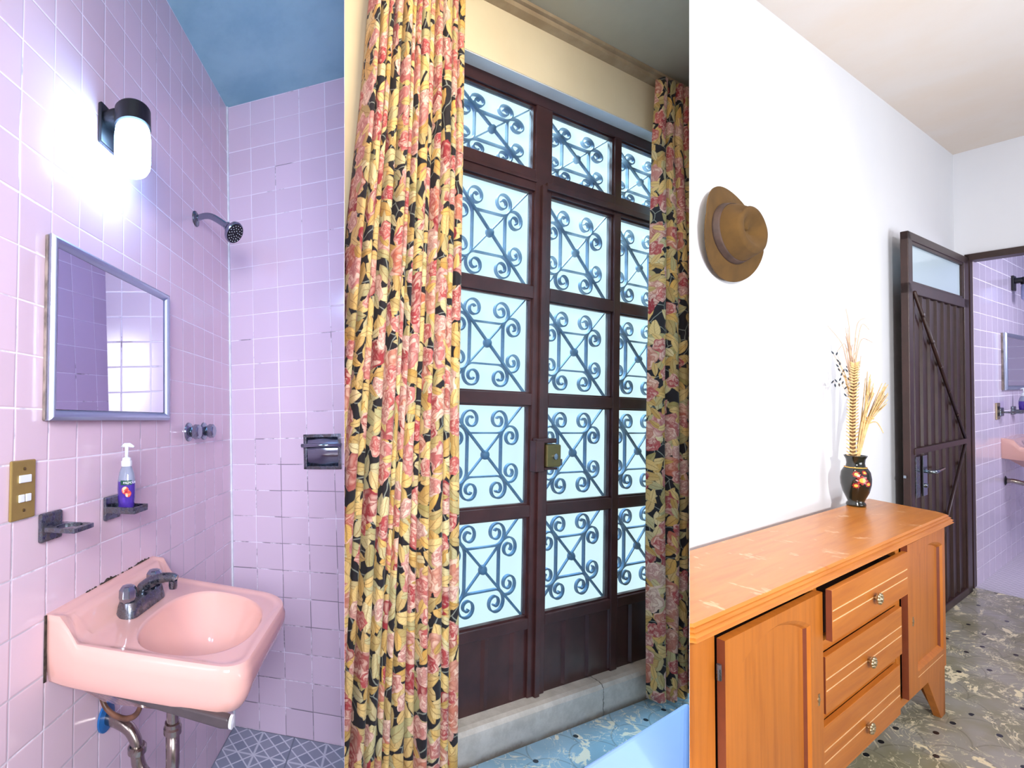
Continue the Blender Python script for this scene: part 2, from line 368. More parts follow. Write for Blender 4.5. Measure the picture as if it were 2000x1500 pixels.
# ---------------------------------------------------------------- mesh helper
class G:
    def __init__(s): s.v = []; s.f = []; s.lc = None
    def add(s, vs, fs):
        o = len(s.v); s.v += [tuple(a) for a in vs]; s.f += [tuple(i + o for i in q) for q in fs]; return s
    def box(s, x0, x1, y0, y1, z0, z1):
        x0, x1 = sorted((x0, x1)); y0, y1 = sorted((y0, y1)); z0, z1 = sorted((z0, z1))
        return s.add([(x0,y0,z0),(x1,y0,z0),(x1,y1,z0),(x0,y1,z0),(x0,y0,z1),(x1,y0,z1),(x1,y1,z1),(x0,y1,z1)],
                     [(0,3,2,1),(4,5,6,7),(0,1,5,4),(1,2,6,5),(2,3,7,6),(3,0,4,7)])
    def prism(s, poly, ax, a, b):
        n = len(poly)
        def P(q, t): return {'x': (t, q[0], q[1]), 'y': (q[0], t, q[1]), 'z': (q[0], q[1], t)}[ax]
        return s.add([P(q, a) for q in poly] + [P(q, b) for q in poly],
                     [tuple(range(n))[::-1], tuple(range(n, 2*n))] + [(i, (i+1) % n, n + (i+1) % n, n + i) for i in range(n)])
    def tube(s, path, r, n=10, caps=True, squash=None):
        P = [Vector(p) for p in path]; m = len(P); R = r if isinstance(r, (list, tuple)) else [r] * m
        T = [(P[min(i+1, m-1)] - P[max(i-1, 0)]).normalized() for i in range(m)]
        u = T[0].orthogonal().normalized(); vs = []
        for i in range(m):
            u = (u - T[i] * u.dot(T[i])).normalized(); w = T[i].cross(u)
            for k in range(n):
                a = 2 * PI * k / n; vs.append(P[i] + (u * math.cos(a) + w * math.sin(a)) * R[i])
        fs = [(i*n+k, i*n+(k+1) % n, (i+1)*n+(k+1) % n, (i+1)*n+k) for i in range(m-1) for k in range(n)]
        if caps: fs += [tuple(range(n))[::-1], tuple(range((m-1)*n, m*n))]
        return s.add(vs, fs)
    def lathe(s, prof, c, n=32, axis=(0, 0, 1), sq=1.0, caps=True):
        A = Vector(axis).normalized(); u = A.orthogonal().normalized()
        if abs(A.z) > 0.99: u = Vector((1, 0, 0))
        w = A.cross(u); c = Vector(c); vs = []
        for r, h in prof:
            for k in range(n):
                a = 2 * PI * k / n; vs.append(c + A * h + (u * math.cos(a) + w * math.sin(a) * sq) * r)
        m = len(prof)
        fs = [(i*n+k, i*n+(k+1) % n, (i+1)*n+(k+1) % n, (i+1)*n+k) for i in range(m-1) for k in range(n)]
        if caps: fs += [tuple(range(n))[::-1], tuple(range((m-1)*n, m*n))]
        return s.add(vs, fs)
    def grid(s, fn, nu, nv, wrap=False, lc=None):
        vs = []; L = []
        for j in range(nv + 1):
            for i in range(nu if wrap else nu + 1):
                vs.append(fn(i / nu, j / nv))
                if lc: L.append(lc(i / nu, j / nv))
        k = nu if wrap else nu + 1
        fs = [(j*k+i, j*k+(i+1) % k, (j+1)*k+(i+1) % k, (j+1)*k+i) for j in range(nv) for i in range(nu)]
        if lc: s.lc = (s.lc or []) + L
        return s.add(vs, fs)
    def band(s, path, y, th, dep):   # a flat strip bent in the x-z plane, dep deep along y
        P = [Vector((a, b)) for a, b in path]; m = len(P); vs = []
        for i in range(m):
            t = (P[min(i+1, m-1)] - P[max(i-1, 0)]).normalized(); n = Vector((-t.y, t.x)) * th / 2
            a = P[i] + n; b = P[i] - n
            vs += [(a.x, y, a.y), (b.x, y, b.y), (b.x, y + dep, b.y), (a.x, y + dep, a.y)]
        fs = [(i*4+k, i*4+(k+1) % 4, (i+1)*4+(k+1) % 4, (i+1)*4+k) for i in range(m-1) for k in range(4)]
        fs += [(3,2,1,0), tuple(range((m-1)*4, m*4))]
        return s.add(vs, fs)
def cut_plane(px, keep):    # upright plane through the eye; keep = -1 the left of it, +1 the right
    n = Vector((F, 0, -(px - CX))).normalized(); return (EYE, RCW @ n * keep)
LEFT1 = [(672.3, -1)]; MID = [(672.7, 1), (1346.3, -1)]; RIGHT3 = [(1346.7, 1)]
def make(g, name, mat, r, parent=None, clip=None, bevel=0.0, seg=2, smooth=False, sub=0, solid=0.0, cap=True, edge=None, label=None, cat=None, group=None, kind=None, org=None):
    me = bpy.data.meshes.new(name); W = [TW(r, v) for v in g.v]
    lc = g.lc if g.lc and len(g.lc) == len(g.v) else g.v
    bm = bmesh.new(); la = bm.verts.layers.float_vector.new('lc')
    vs = []
    for w, l in zip(W, lc): v = bm.verts.new(w); v[la] = Vector(l); vs.append(v)
    for f in g.f:
        try: bm.faces.new([vs[i] for i in f])
        except ValueError: pass
    if clip:
        for px, keep in clip:
            pc, pn = cut_plane(px, keep)
            res = bmesh.ops.bisect_plane(bm, geom=bm.verts[:] + bm.edges[:] + bm.faces[:], dist=1e-6, plane_co=pc, plane_no=pn, clear_inner=True)
            if cap:
                ed = [e for e in res['geom_cut'] if isinstance(e, bmesh.types.BMEdge) and e.is_boundary]
                if ed: bmesh.ops.holes_fill(bm, edges=ed, sides=0)
    bmesh.ops.recalc_face_normals(bm, faces=bm.faces[:])
    if parent is not None: o0 = Vector(parent['_o'])
    elif org is not None: o0 = TW(r, org)
    else:
        xs = [v.co for v in bm.verts]
        o0 = Vector(((min(a.x for a in xs)+max(a.x for a in xs))/2, (min(a.y for a in xs)+max(a.y for a in xs))/2, min(a.z for a in xs)))
    for v in bm.verts: v.co -= o0
    if smooth:
        for f in bm.faces: f.smooth = True
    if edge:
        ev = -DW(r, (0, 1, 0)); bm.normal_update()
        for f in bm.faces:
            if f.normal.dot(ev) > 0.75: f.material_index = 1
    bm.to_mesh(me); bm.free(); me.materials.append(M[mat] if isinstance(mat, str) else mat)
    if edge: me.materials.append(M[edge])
    o = bpy.data.objects.new(name, me); scene.collection.objects.link(o)
    if parent is not None: o.parent = parent
    else: o.location = o0
    o['_o'] = tuple(o0)
    if solid: md = o.modifiers.new('solid', 'SOLIDIFY'); md.thickness = solid; md.offset = 0
    if bevel: md = o.modifiers.new('bevel', 'BEVEL'); md.width = bevel; md.segments = seg; md.limit_method = 'ANGLE'; md.angle_limit = math.radians(40)
    if sub: md = o.modifiers.new('sub', 'SUBSURF'); md.levels = sub; md.render_levels = sub
    if smooth == 'auto':
        for p in me.polygons: p.use_smooth = True
        try: me.set_sharp_from_angle(angle=math.radians(35))
        except Exception: pass
    for k, v in (('label', label), ('category', cat), ('group', group), ('kind', kind)):
        if v: o[k] = v
    return o
def thing(name, label, cat, r, base, group=None, kind=None):
    o = bpy.data.objects.new(name, None); scene.collection.objects.link(o); p = TW(r, base)
    o.empty_display_size = 0.05; o.location = p; o['_o'] = tuple(p); o['label'] = label
    if cat: o['category'] = cat
    if group: o['group'] = group
    if kind: o['kind'] = kind
    return o
def struct(g, name, mat, r, clip=None, **k): return make(g, name, mat, r, clip=clip, kind='structure', **k)
def arc(cx, cz, R, a0, a1, n): return [(cx + R * math.cos(a0 + (a1 - a0) * i / n), cz + R * math.sin(a0 + (a1 - a0) * i / n)) for i in range(n + 1)]
def smooth_path(pts, n=8):
    P = [Vector(p) for p in pts]; out = []
    for i in range(len(P) - 1):
        p0 = P[max(i-1, 0)]; p1 = P[i]; p2 = P[i+1]; p3 = P[min(i+2, len(P)-1)]
        for k in range(n):
            t = k / n; out.append(0.5 * ((2*p1) + (p2-p0)*t + (2*p0-5*p1+4*p2-p3)*t*t + (3*p1-p0-3*p2+p3)*t**3))
    out.append(P[-1]); return out
def sstep(a, b, x):
    t = max(0.0, min(1.0, (x - a) / (b - a))); return t * t * (3 - 2 * t)
# ================================================================ the setting
# partitions that stand along the two lines of sight where the rooms meet
def partition(name, pxa, pxb, near, far, zt, mat):
    g = G(); P = []
    for px, d in ((pxa, near), (pxa, far), (pxb, far), (pxb, near)):
        for yy in (-1.7, 1.75):
            c = Vector(((px - CX) / F * d, 0, d)); w = RCW @ c
            k = (1.35 + (zt if yy > 0 else 0) - 1.35 - w.z) if False else 0
            top = (zt - EYE.z) if yy > 0 else -EYE.z
            # walk down/up the image column until the height is reached
            up = RCW @ Vector((0, -1, 0)); s = (top - w.z) / up.z
            P.append(EYE + w + up * s)
    g.add(P, [(0, 2, 4, 6), (1, 7, 5, 3), (0, 1, 3, 2), (2, 3, 5, 4), (4, 5, 7, 6), (6, 7, 1, 0)])
    g.lc = [tuple(p) for p in P]
    return struct(g, name, mat, 0)
M['tile_p'] = tile_mat('lilac_side_tile', 'y', 0.118, 0.1166, 0.05, 1.399, 'c9b6d4', 'e4dcee', dirt=0.9)
partition('wall_partition_left', 672.3, 672.7, 0.90, 2.6, 3.1, 'tile_p')
partition('wall_partition_right', 1346.3, 1346.7, 1.0, 3.2, 3.1, 'white')
# bathroom
g = G().box(-0.1, 0, -4.2, 0.12, -0.15, 2.94); struct(g, 'wall_left', 'tile_l', 1, label='pink tiled bathroom wall beside the washbasin')
g = G().box(0, 0.75, 0, 0.12, -0.15, 2.94); struct(g, 'wall_back', 'tile_b', 1, LEFT1, label='pink tiled wall at the end of the shower')
g = G().box(-0.1, 1.6, -4.2, 0.12, 2.918, 3.0); struct(g, 'ceiling', 'ceil1', 1, LEFT1, label='blue grey bathroom ceiling')
g = G().box(-0.1, 1.6, -4.2, 0.1, -0.06, 0); struct(g, 'floor', 'floor1', 1, LEFT1, label='grey diamond tiled shower floor')
g = G().box(-0.001, 0.008, -0.008, 0.001, 0, 2.92); struct(g, 'trim_1', 'caulk', 1, label='white grout line in the tiled corner')
# bedroom
g = G()
g.box(0.4, 1.13, 1.472, 1.62, 0, 3.02); g.box(1.13, 2.62, 1.472, 1.62, 2.737, 3.02); g.box(2.62, 2.95, 1.472, 1.62, 0, 3.02)
struct(g, 'wall_front', 'cream', 2, MID, label='cream wall around the glazed iron door')
g = G().box(1.13, 2.62, 1.474, 1.62, 2.733, 2.7375); struct(g, 'trim_2', 'reveal', 2, MID, label='pale underside of the opening above the iron door')
g = G().prism([(1.472, 2.966), (1.472, 3.02), (1.42, 3.02), (1.42, 2.986), (1.435, 2.986), (1.435, 2.966)], 'x', 0.4, 2.95)
struct(g, 'trim_3', 'cornice', 2, MID, label='painted cornice above the door')
g = G().box(-0.6, 2.95, -1.4, 1.62, 3.0, 3.08); struct(g, 'ceiling', 'ceil2', 2, MID, label='grey green bedroom ceiling')
g = G().box(-0.6, 3.0, -1.4, 1.9, -0.06, 0); struct(g, 'floor', 'floor2', 2, MID, label='marbled bedroom floor with blue daylight painted in')
g = G().prism([(1.474, -0.01), (1.474, 0.118), (1.482, 0.134), (1.50, 0.138), (1.60, 0.138), (1.60, -0.01)], 'x', 0.4, 2.95)
struct(g, 'trim_4', 'concrete', 2, MID, label='painted concrete step under the iron door', smooth=False)
# hall
g = G().box(-0.1, 0, -5.6, 0.1, -0.02, 2.92); struct(g, 'wall_left', 'white', 3, RIGHT3, label='white hall wall with the hat')
g = G().box(-0.1, 0.066, 0, 0.09, -0.02, 2.92).box(0.066, 1.2, 0, 0.09, 2.2, 2.92).box(1.2, 3.2, 0, 0.09, 0, 2.92)
struct(g, 'wall_back', 'white', 3, RIGHT3, label='white wall above the open doorway')
g = G().box(-0.1, 4.0, -7.0, 0.1, 2.888, 2.97); struct(g, 'ceiling', 'ceil3', 3, RIGHT3, label='cream hall ceiling')
g = G().box(-0.1, 4.0, -7.0, 0.005, -0.06, 0); struct(g, 'floor', 'floor3', 3, RIGHT3, label='olive grey marbled hall floor')
g = G().box(3.1, 3.2, -7.0, 0.1, 0, 2.92); struct(g, 'wall_right', 'white', 3, RIGHT3, label='white hall wall out of view')
# shower room seen through the doorway
g = G().box(-0.02, 0.07, 0.05, 3.1, 0, 2.7); struct(g, 'wall_side', 'tile_s', 3, label='lilac tiled wall seen through the doorway')
g = G().box(0, 2.2, 0.005, 3.1, -0.06, 0.004); struct(g, 'floor', 'floor_far', 3, label='pale patterned floor beyond the doorway')
g = G().box(0.07, 2.2, 3.0, 3.1, 0, 2.7).box(2.1, 2.2, 0.09, 3.1, 0, 2.7); struct(g, 'wall_far', 'tile_s', 3, label='tiled wall closing the shower room')
g = G().box(-0.02, 2.2, 0.09, 3.1, 2.7, 2.78); struct(g, 'ceiling', 'ceil1', 3, label='shower room ceiling')
# rear walls behind the viewer
g = G().box(-3.2, 5.6, -1.75, -1.6, -0.3, 3.3); struct(g, 'wall_rear', 'grey_plaster', 0, label='plain plaster wall behind the viewer')
g = G().box(-3.2, -3.1, -1.7, 3.0, -0.3, 3.3); struct(g, 'wall_outer', 'grey_plaster', 0, label='plain plaster wall far left')
# ================================================================ bathroom things
def sconce(r, ox, oy, oz, on, label, clip=None):
    t = thing('wall_sconce', label, 'wall lamp', r, (ox, oy, oz))
    g = G().box(ox, ox + 0.014, oy - 0.042, oy + 0.042, oz + 0.085, oz + 0.200)
    make(g, 'back_plate', 'black', r, t, bevel=0.004)
    g = G(); pr = arc(0, 0, 0.04, 0, PI, 12)
    g.prism([(ox, oz + 0.140), (ox + 0.06, oz + 0.140), (ox + 0.06, oz + 0.180), (ox, oz + 0.180)], 'y', oy - 0.036, oy + 0.036)
    make(g, 'arm', 'black', r, t, bevel=0.012, smooth=True)
    cx = ox + 0.092
    g = G().lathe([(0.02, oz + 0.182), (0.048, oz + 0.182), (0.052, oz + 0.177), (0.053, oz + 0.128), (0.046, oz + 0.125)], (cx, oy, 0), 40)
    make(g, 'cap', 'black', r, t, smooth='auto')
    prof = [(0.0, oz + 0.0), (0.03, oz + 0.0), (0.043, oz + 0.004), (0.050, oz + 0.015), (0.052, oz + 0.03), (0.052, oz + 0.10), (0.049, oz + 0.122), (0.044, oz + 0.13)]
    g = G().lathe(prof, (cx, oy, 0), 40)
    o = make(g, 'glass_shade', 'lamp_on' if on else 'lamp_off', r, t, smooth=True)
    if on: o.visible_shadow = True
    return t
sconce(1, 0.0, -0.98, 2.053, True, 'lit wall lamp with black cap and white glass cylinder on pink tiles above the mirror')
# mirror
def mirror(r, ox, y0, y1, z0, z1, label, fw=0.032, group=None):
    t = thing('wall_mirror', label, 'mirror', r, (ox, (y0 + y1) / 2, z0), group)
    make(G().box(ox, ox + 0.016, y0, y1, z0, z1), 'backing_board', 'woodgrey', r, t, bevel=0.002)
    for k, (a, b, c, d) in enumerate(((y0, y0 + fw, z0, z1), (y1 - fw, y1, z0, z1), (y0, y1, z1 - fw, z1), (y0, y1, z0, z0 + fw))):
        g = G()
        # moulded rail with mitred ends
        n = 8; sec = []
        for i in range(n + 1):
            s = i / n; sec.append((s * fw, 0.016 + 0.013 * math.sin(PI * min(1, s * 1.25 + 0.12))))
        vs = []
        for s, h in sec + [(fw, 0.010), (0, 0.010)]:
            if k == 0: p = [(ox + h, y0 + s, z0 + s), (ox + h, y0 + s, z1 - s)]
            elif k == 1: p = [(ox + h, y1 - s, z0 + s), (ox + h, y1 - s, z1 - s)]
            elif k == 2: p = [(ox + h, y0 + s, z1 - s), (ox + h, y1 - s, z1 - s)]
            else: p = [(ox + h, y0 + s, z0 + s), (ox + h, y1 - s, z0 + s)]
            vs += p
        m = len(sec) + 2
        g.add(vs, [(2*i, 2*((i+1) % m), 2*((i+1) % m)+1, 2*i+1) for i in range(m)] + [tuple(2*i for i in range(m)), tuple(2*i+1 for i in range(m))[::-1]])
        make(g, 'frame_rail', 'alu', r, t, smooth='auto')
    make(G().box(ox + 0.014, ox + 0.0175, y0 + fw * 0.8, y1 - fw * 0.8, z0 + fw * 0.8, z1 - fw * 0.8), 'mirror_glass', 'mirror', r, t)
    return t
mirror(1, 0.0, -1.211, -0.646, 1.373, 1.802, 'rectangular mirror in an aluminium frame on pink tiles above the washbasin')
# light switch
t = thing('light_switch', 'brass light switch plate with two white rockers left of the metal holders', 'light switch', 1, (0, -1.266, 1.167))
make(G().box(0, 0.007, -1.300, -1.232, 1.167, 1.290), 'cover_plate', 'brass', 1, t, bevel=0.003)
make(G().box(0.006, 0.0105, -1.280, -1.247, 1.243, 1.259), 'rocker', 'whitepl', 1, t, bevel=0.0015)
for a in (-1.280, -1.262): make(G().box(0.006, 0.0105, a, a + 0.015, 1.203, 1.219), 'socket_slot', 'whitepl', 1, t, bevel=0.0015)
for a in (1.272, 1.186): make(G().lathe([(0.0035, 0.006), (0.0035, 0.0085), (0.0, 0.009)], (0, -1.265, a), 12, (1, 0, 0)), 'screw', 'lockbrass', 1, t)
# tumbler holder and soap dish
def holder(r, ox, y0, label, name, ring, s=1.0, group=None, kind_cat='tumbler holder', mat='oldchrome'):
    t = thing(name, label, kind_cat, r, (ox, y0, 1.105), group)
    w = 0.068 * s
    make(G().box(ox, ox + 0.012, y0 - w/2, y0 + w/2, 1.105, 1.168), 'wall_plate', mat, r, t, bevel=0.004)
    g = G(); z0, z1 = 1.130, 1.140; x0, x1 = ox + 0.010, ox + 0.105
    if ring:
        cx = ox + 0.062; R = 0.029; n = 32; out = []
        for k in range(n):
            a = 2 * PI * k / n + PI / n; dx, dy = math.cos(a), math.sin(a); hx = (x1 - cx) if dx > 0 else (cx - x0); hy = w / 2
            q = 1.0 / max(abs(dx) / hx, abs(dy) / hy); out.append((cx + dx * q, y0 + dy * q))
        inn = [(cx + R * math.cos(2*PI*k/n + PI/n), y0 + R * math.sin(2*PI*k/n + PI/n)) for k in range(n)]
        vs = [(a, b, z0) for a, b in out] + [(a, b, z1) for a, b in out] + [(a, b, z0) for a, b in inn] + [(a, b, z1) for a, b in inn]
        fs = []
        for k in range(n):
            j = (k + 1) % n
            fs += [(k, j, n + j, n + k), (n + k, n + j, 3*n + j, 3*n + k), (3*n + k, 3*n + j, 2*n + j, 2*n + k), (2*n + k, 2*n + j, j, k)]
        g.add(vs, fs); make(g, 'ring_arm', mat, r, t, bevel=0.001)
    else:
        make(G().box(x0, x1, y0 - w/2, y0 + w/2, z0 - 0.004, z1 - 0.005), 'dish', mat, r, t, bevel=0.002)
        for (a, b, c, d) in ((x0, x1, y0 - w/2, y0 - w/2 + 0.006), (x0, x1, y0 + w/2 - 0.006, y0 + w/2), (x1 - 0.006, x1, y0 - w/2, y0 + w/2)):
            g.box(a, b, c, d, z1 - 0.006, z1 + 0.003)
        make(g, 'dish_rim', mat, r, t, bevel=0.001)
    return t
holder(1, 0, -1.184, 'tarnished metal tumbler ring holder empty beside the brass switch', 'tumbler_holder', True)
holder(1, 0, -0.950, 'tarnished metal soap dish under the purple soap bottle', 'soap_dish', False, kind_cat='soap dish')
# soap bottle
def soap(r, ox, oy, z, label, detail=True):
    t = thing('soap_bottle', label, 'soap bottle', r, (ox, oy, z))
    h = 0.112; pf = [(0.0, 0), (0.021, 0.0), (0.0235, 0.005), (0.0255, 0.03), (0.0265, 0.052), (0.0255, 0.075), (0.022, 0.095), (0.0155, 0.110), (0.014, 0.114)]
    make(G().lathe([(a, z + b) for a, b in pf], (ox, oy, 0), 36, sq=0.85), 'bottle_body', 'bottle', r, t, smooth=True)
    make(G().lathe([(0.0145, z + 0.112), (0.0155, z + 0.114), (0.0155, z + 0.126), (0.0125, z + 0.128), (0.0125, z + 0.134), (0.009, z + 0.136), (0.005, z + 0.137)], (ox, oy, 0), 28), 'collar', 'whitepl', r, t, smooth='auto')
    g = G().tube([(ox, oy, z + 0.134), (ox, oy, z + 0.168)], 0.0052, 14)
    g.tube([(ox - 0.018, oy, z + 0.165), (ox - 0.006, oy, z + 0.169), (ox + 0.010, oy, z + 0.169), (ox + 0.024, oy, z + 0.164)], [0.003, 0.006, 0.006, 0.0028], 12)
    make(g, 'pump_head', 'whitepl', r, t, smooth=True)
    if detail:
        def prof(zz):
            for (a, b), (c, d) in zip(pf, pf[1:]):
                if b <= zz <= d and d > b: return a + (c - a) * (zz - b) / (d - b)
            return 0.02
        def wrap(u, zz, off):   # u = angle about the bottle, 0 faces the viewer
            a = -1.28 + u; R = prof(zz) + off; return (ox + math.cos(a) * R, oy + math.sin(a) * R * 0.85, z + zz)
        make(G().grid(lambda u, v: wrap(-0.45 + 1.3 * u, 0.064 + 0.012 * v, 0.0008), 16, 2), 'label_band', 'green', r, t, solid=0.0006)
        def disc(a, c, R, off, nm, mt):
            g = G(); n = 24
            g.add([wrap(a, c, off)] + [wrap(a + R / 0.026 * math.cos(2*PI*k/n), c + R * math.sin(2*PI*k/n), off) for k in range(n)], [(0, 1 + k, 1 + (k+1) % n) for k in range(n)])
            return make(g, nm, mt, r, t, solid=0.0005)
        disc(0.10, 0.050, 0.010, 0.0009, 'fruit_picture', 'fruit'); disc(0.42, 0.041, 0.009, 0.0014, 'fruit_picture', 'fruit')
        fc = bpy.data.curves.new('lettering', 'FONT'); fc.body = 'PALMOLIVE'; fc.size = 0.0085; fo = bpy.data.objects.new('lettering', fc)
        scene.collection.objects.link(fo); dg = bpy.context.evaluated_depsgraph_get(); fm = bpy.data.meshes.new_from_object(fo.evaluated_get(dg))
        g = G(); g.add([wrap(-0.12 + v.co.x / 0.026, 0.067 + v.co.y, 0.0016) for v in fm.vertices], [tuple(p.vertices) for p in fm.polygons])
        bpy.data.objects.remove(fo); make(g, 'lettering', 'whitepl', r, t, solid=0.0003)
    return t
soap(1, 0.055, -0.950, 1.1355, 'pump bottle of purple hand soap standing on the metal soap dish')
# shower
t = thing('shower', 'chrome shower arm and round head on the tiled wall near the corner', 'shower head', 1, (0, -0.38, 2.08))
make(G().lathe([(0.032, 0.0), (0.031, 0.004), (0.016, 0.010), (0.012, 0.012)], (0, -0.38, 2.19), 28, (1, 0, 0)), 'flange', 'oldchrome', 1, t, smooth=True)
make(G().tube(smooth_path([(0.0, -0.38, 2.19), (0.045, -0.38, 2.195), (0.085, -0.38, 2.182), (0.150, -0.38, 2.134)], 8), 0.0125, 14), 'arm', 'chrome', 1, t, smooth=True)
ax = Vector((0.60, -0.30, -0.62))
g = G().lathe([(0.013, 0.0), (0.018, 0.003), (0.018, 0.018), (0.022, 0.022), (0.036, 0.046), (0.042, 0.054), (0.042, 0.066), (0.039, 0.070)], (0.146, -0.38, 2.138), 28, ax)
make(g, 'head', 'chrome', 1, t, smooth='auto')
c = Vector((0.146, -0.38, 2.138)) + ax.normalized() * 0.0705
make(G().lathe([(0.037, 0.0), (0.037, 0.0015)], c, 28, ax), 'spray_plate', 'black', 1, t)
g = G(); a1 = ax.normalized().orthogonal().normalized(); a2 = ax.normalized().cross(a1)
for R, n in ((0.011, 6), (0.021, 11), (0.031, 16)):
    for k in range(n):
        q = c + ax.normalized() * 0.0015 + a1 * R * math.cos(2*PI*k/n) + a2 * R * math.sin(2*PI*k/n); g.lathe([(0.0016, 0), (0.0012, 0.002)], q, 6, ax)
make(g, 'nozzles', 'whitepl', 1, t)
for y0, lab in ((-0.456, 'faceted chrome shower tap, the one farther from the corner'), (-0.315, 'faceted chrome shower tap, the one nearer the corner')):
    t = thing('shower_tap', lab, 'tap', 1, (0, y0, 1.29))
    make(G().lathe([(0.036, 0), (0.034, 0.006), (0.022, 0.014), (0.016, 0.016), (0.016, 0.022)], (0, y0, 1.329), 32, (1, 0, 0)), 'escutcheon', 'chrome', 1, t, smooth='auto')
    make(G().lathe([(0.018, 0.018), (0.026, 0.022), (0.029, 0.030), (0.027, 0.048), (0.020, 0.052)], (0, y0, 1.329), 8, (1, 0, 0)), 'handle', 'chrome', 1, t, bevel=0.002)
# recessed holder on the back wall
t = thing('toilet_roll_holder', 'recessed chrome holder with a cross bar on the back wall of the shower', 'holder', 1, (0.46, 0, 1.145))
x0, x1, z0, z1 = 0.374, 0.551, 1.145, 1.298
g = G().box(x0, x1, -0.008, 0, z0, z0 + 0.014).box(x0, x1, -0.008, 0, z1 - 0.014, z1).box(x0, x0 + 0.014, -0.008, 0, z0, z1).box(x1 - 0.014, x1, -0.008, 0, z0, z1)
make(g, 'rim', 'oldchrome', 1, t, bevel=0.002)
def dishf(u, v):
    x = x0 + 0.012 + (x1 - x0 - 0.024) * u; return (x, -0.006 + 0.0 * v - 0.0 + 0.0, z0 + 0.012 + (z1 - z0 - 0.024) * v)
g = G().grid(lambda u, v: (x0 + 0.010 + (x1 - x0 - 0.020) * u, -0.0015 - 0.004 * math.cos(PI * (u - 0.5)) ** 2 * 0.9, z0 + 0.010 + (z1 - z0 - 0.020) * v), 24, 2)
make(g, 'recess', 'chrome', 1, t, smooth=True, solid=0.001)
g = G().tube([(x0 - 0.006, -0.030, 1.250), (x1 + 0.004, -0.030, 1.250)], 0.008, 14)
make(g, 'bar', 'chrome', 1, t, smooth=True)
for a in (x0 - 0.004, x1 - 0.006): make(G().box(a, a + 0.010, -0.036, 0, 1.243, 1.257), 'bar_bracket', 'oldchrome', 1, t, bevel=0.002)
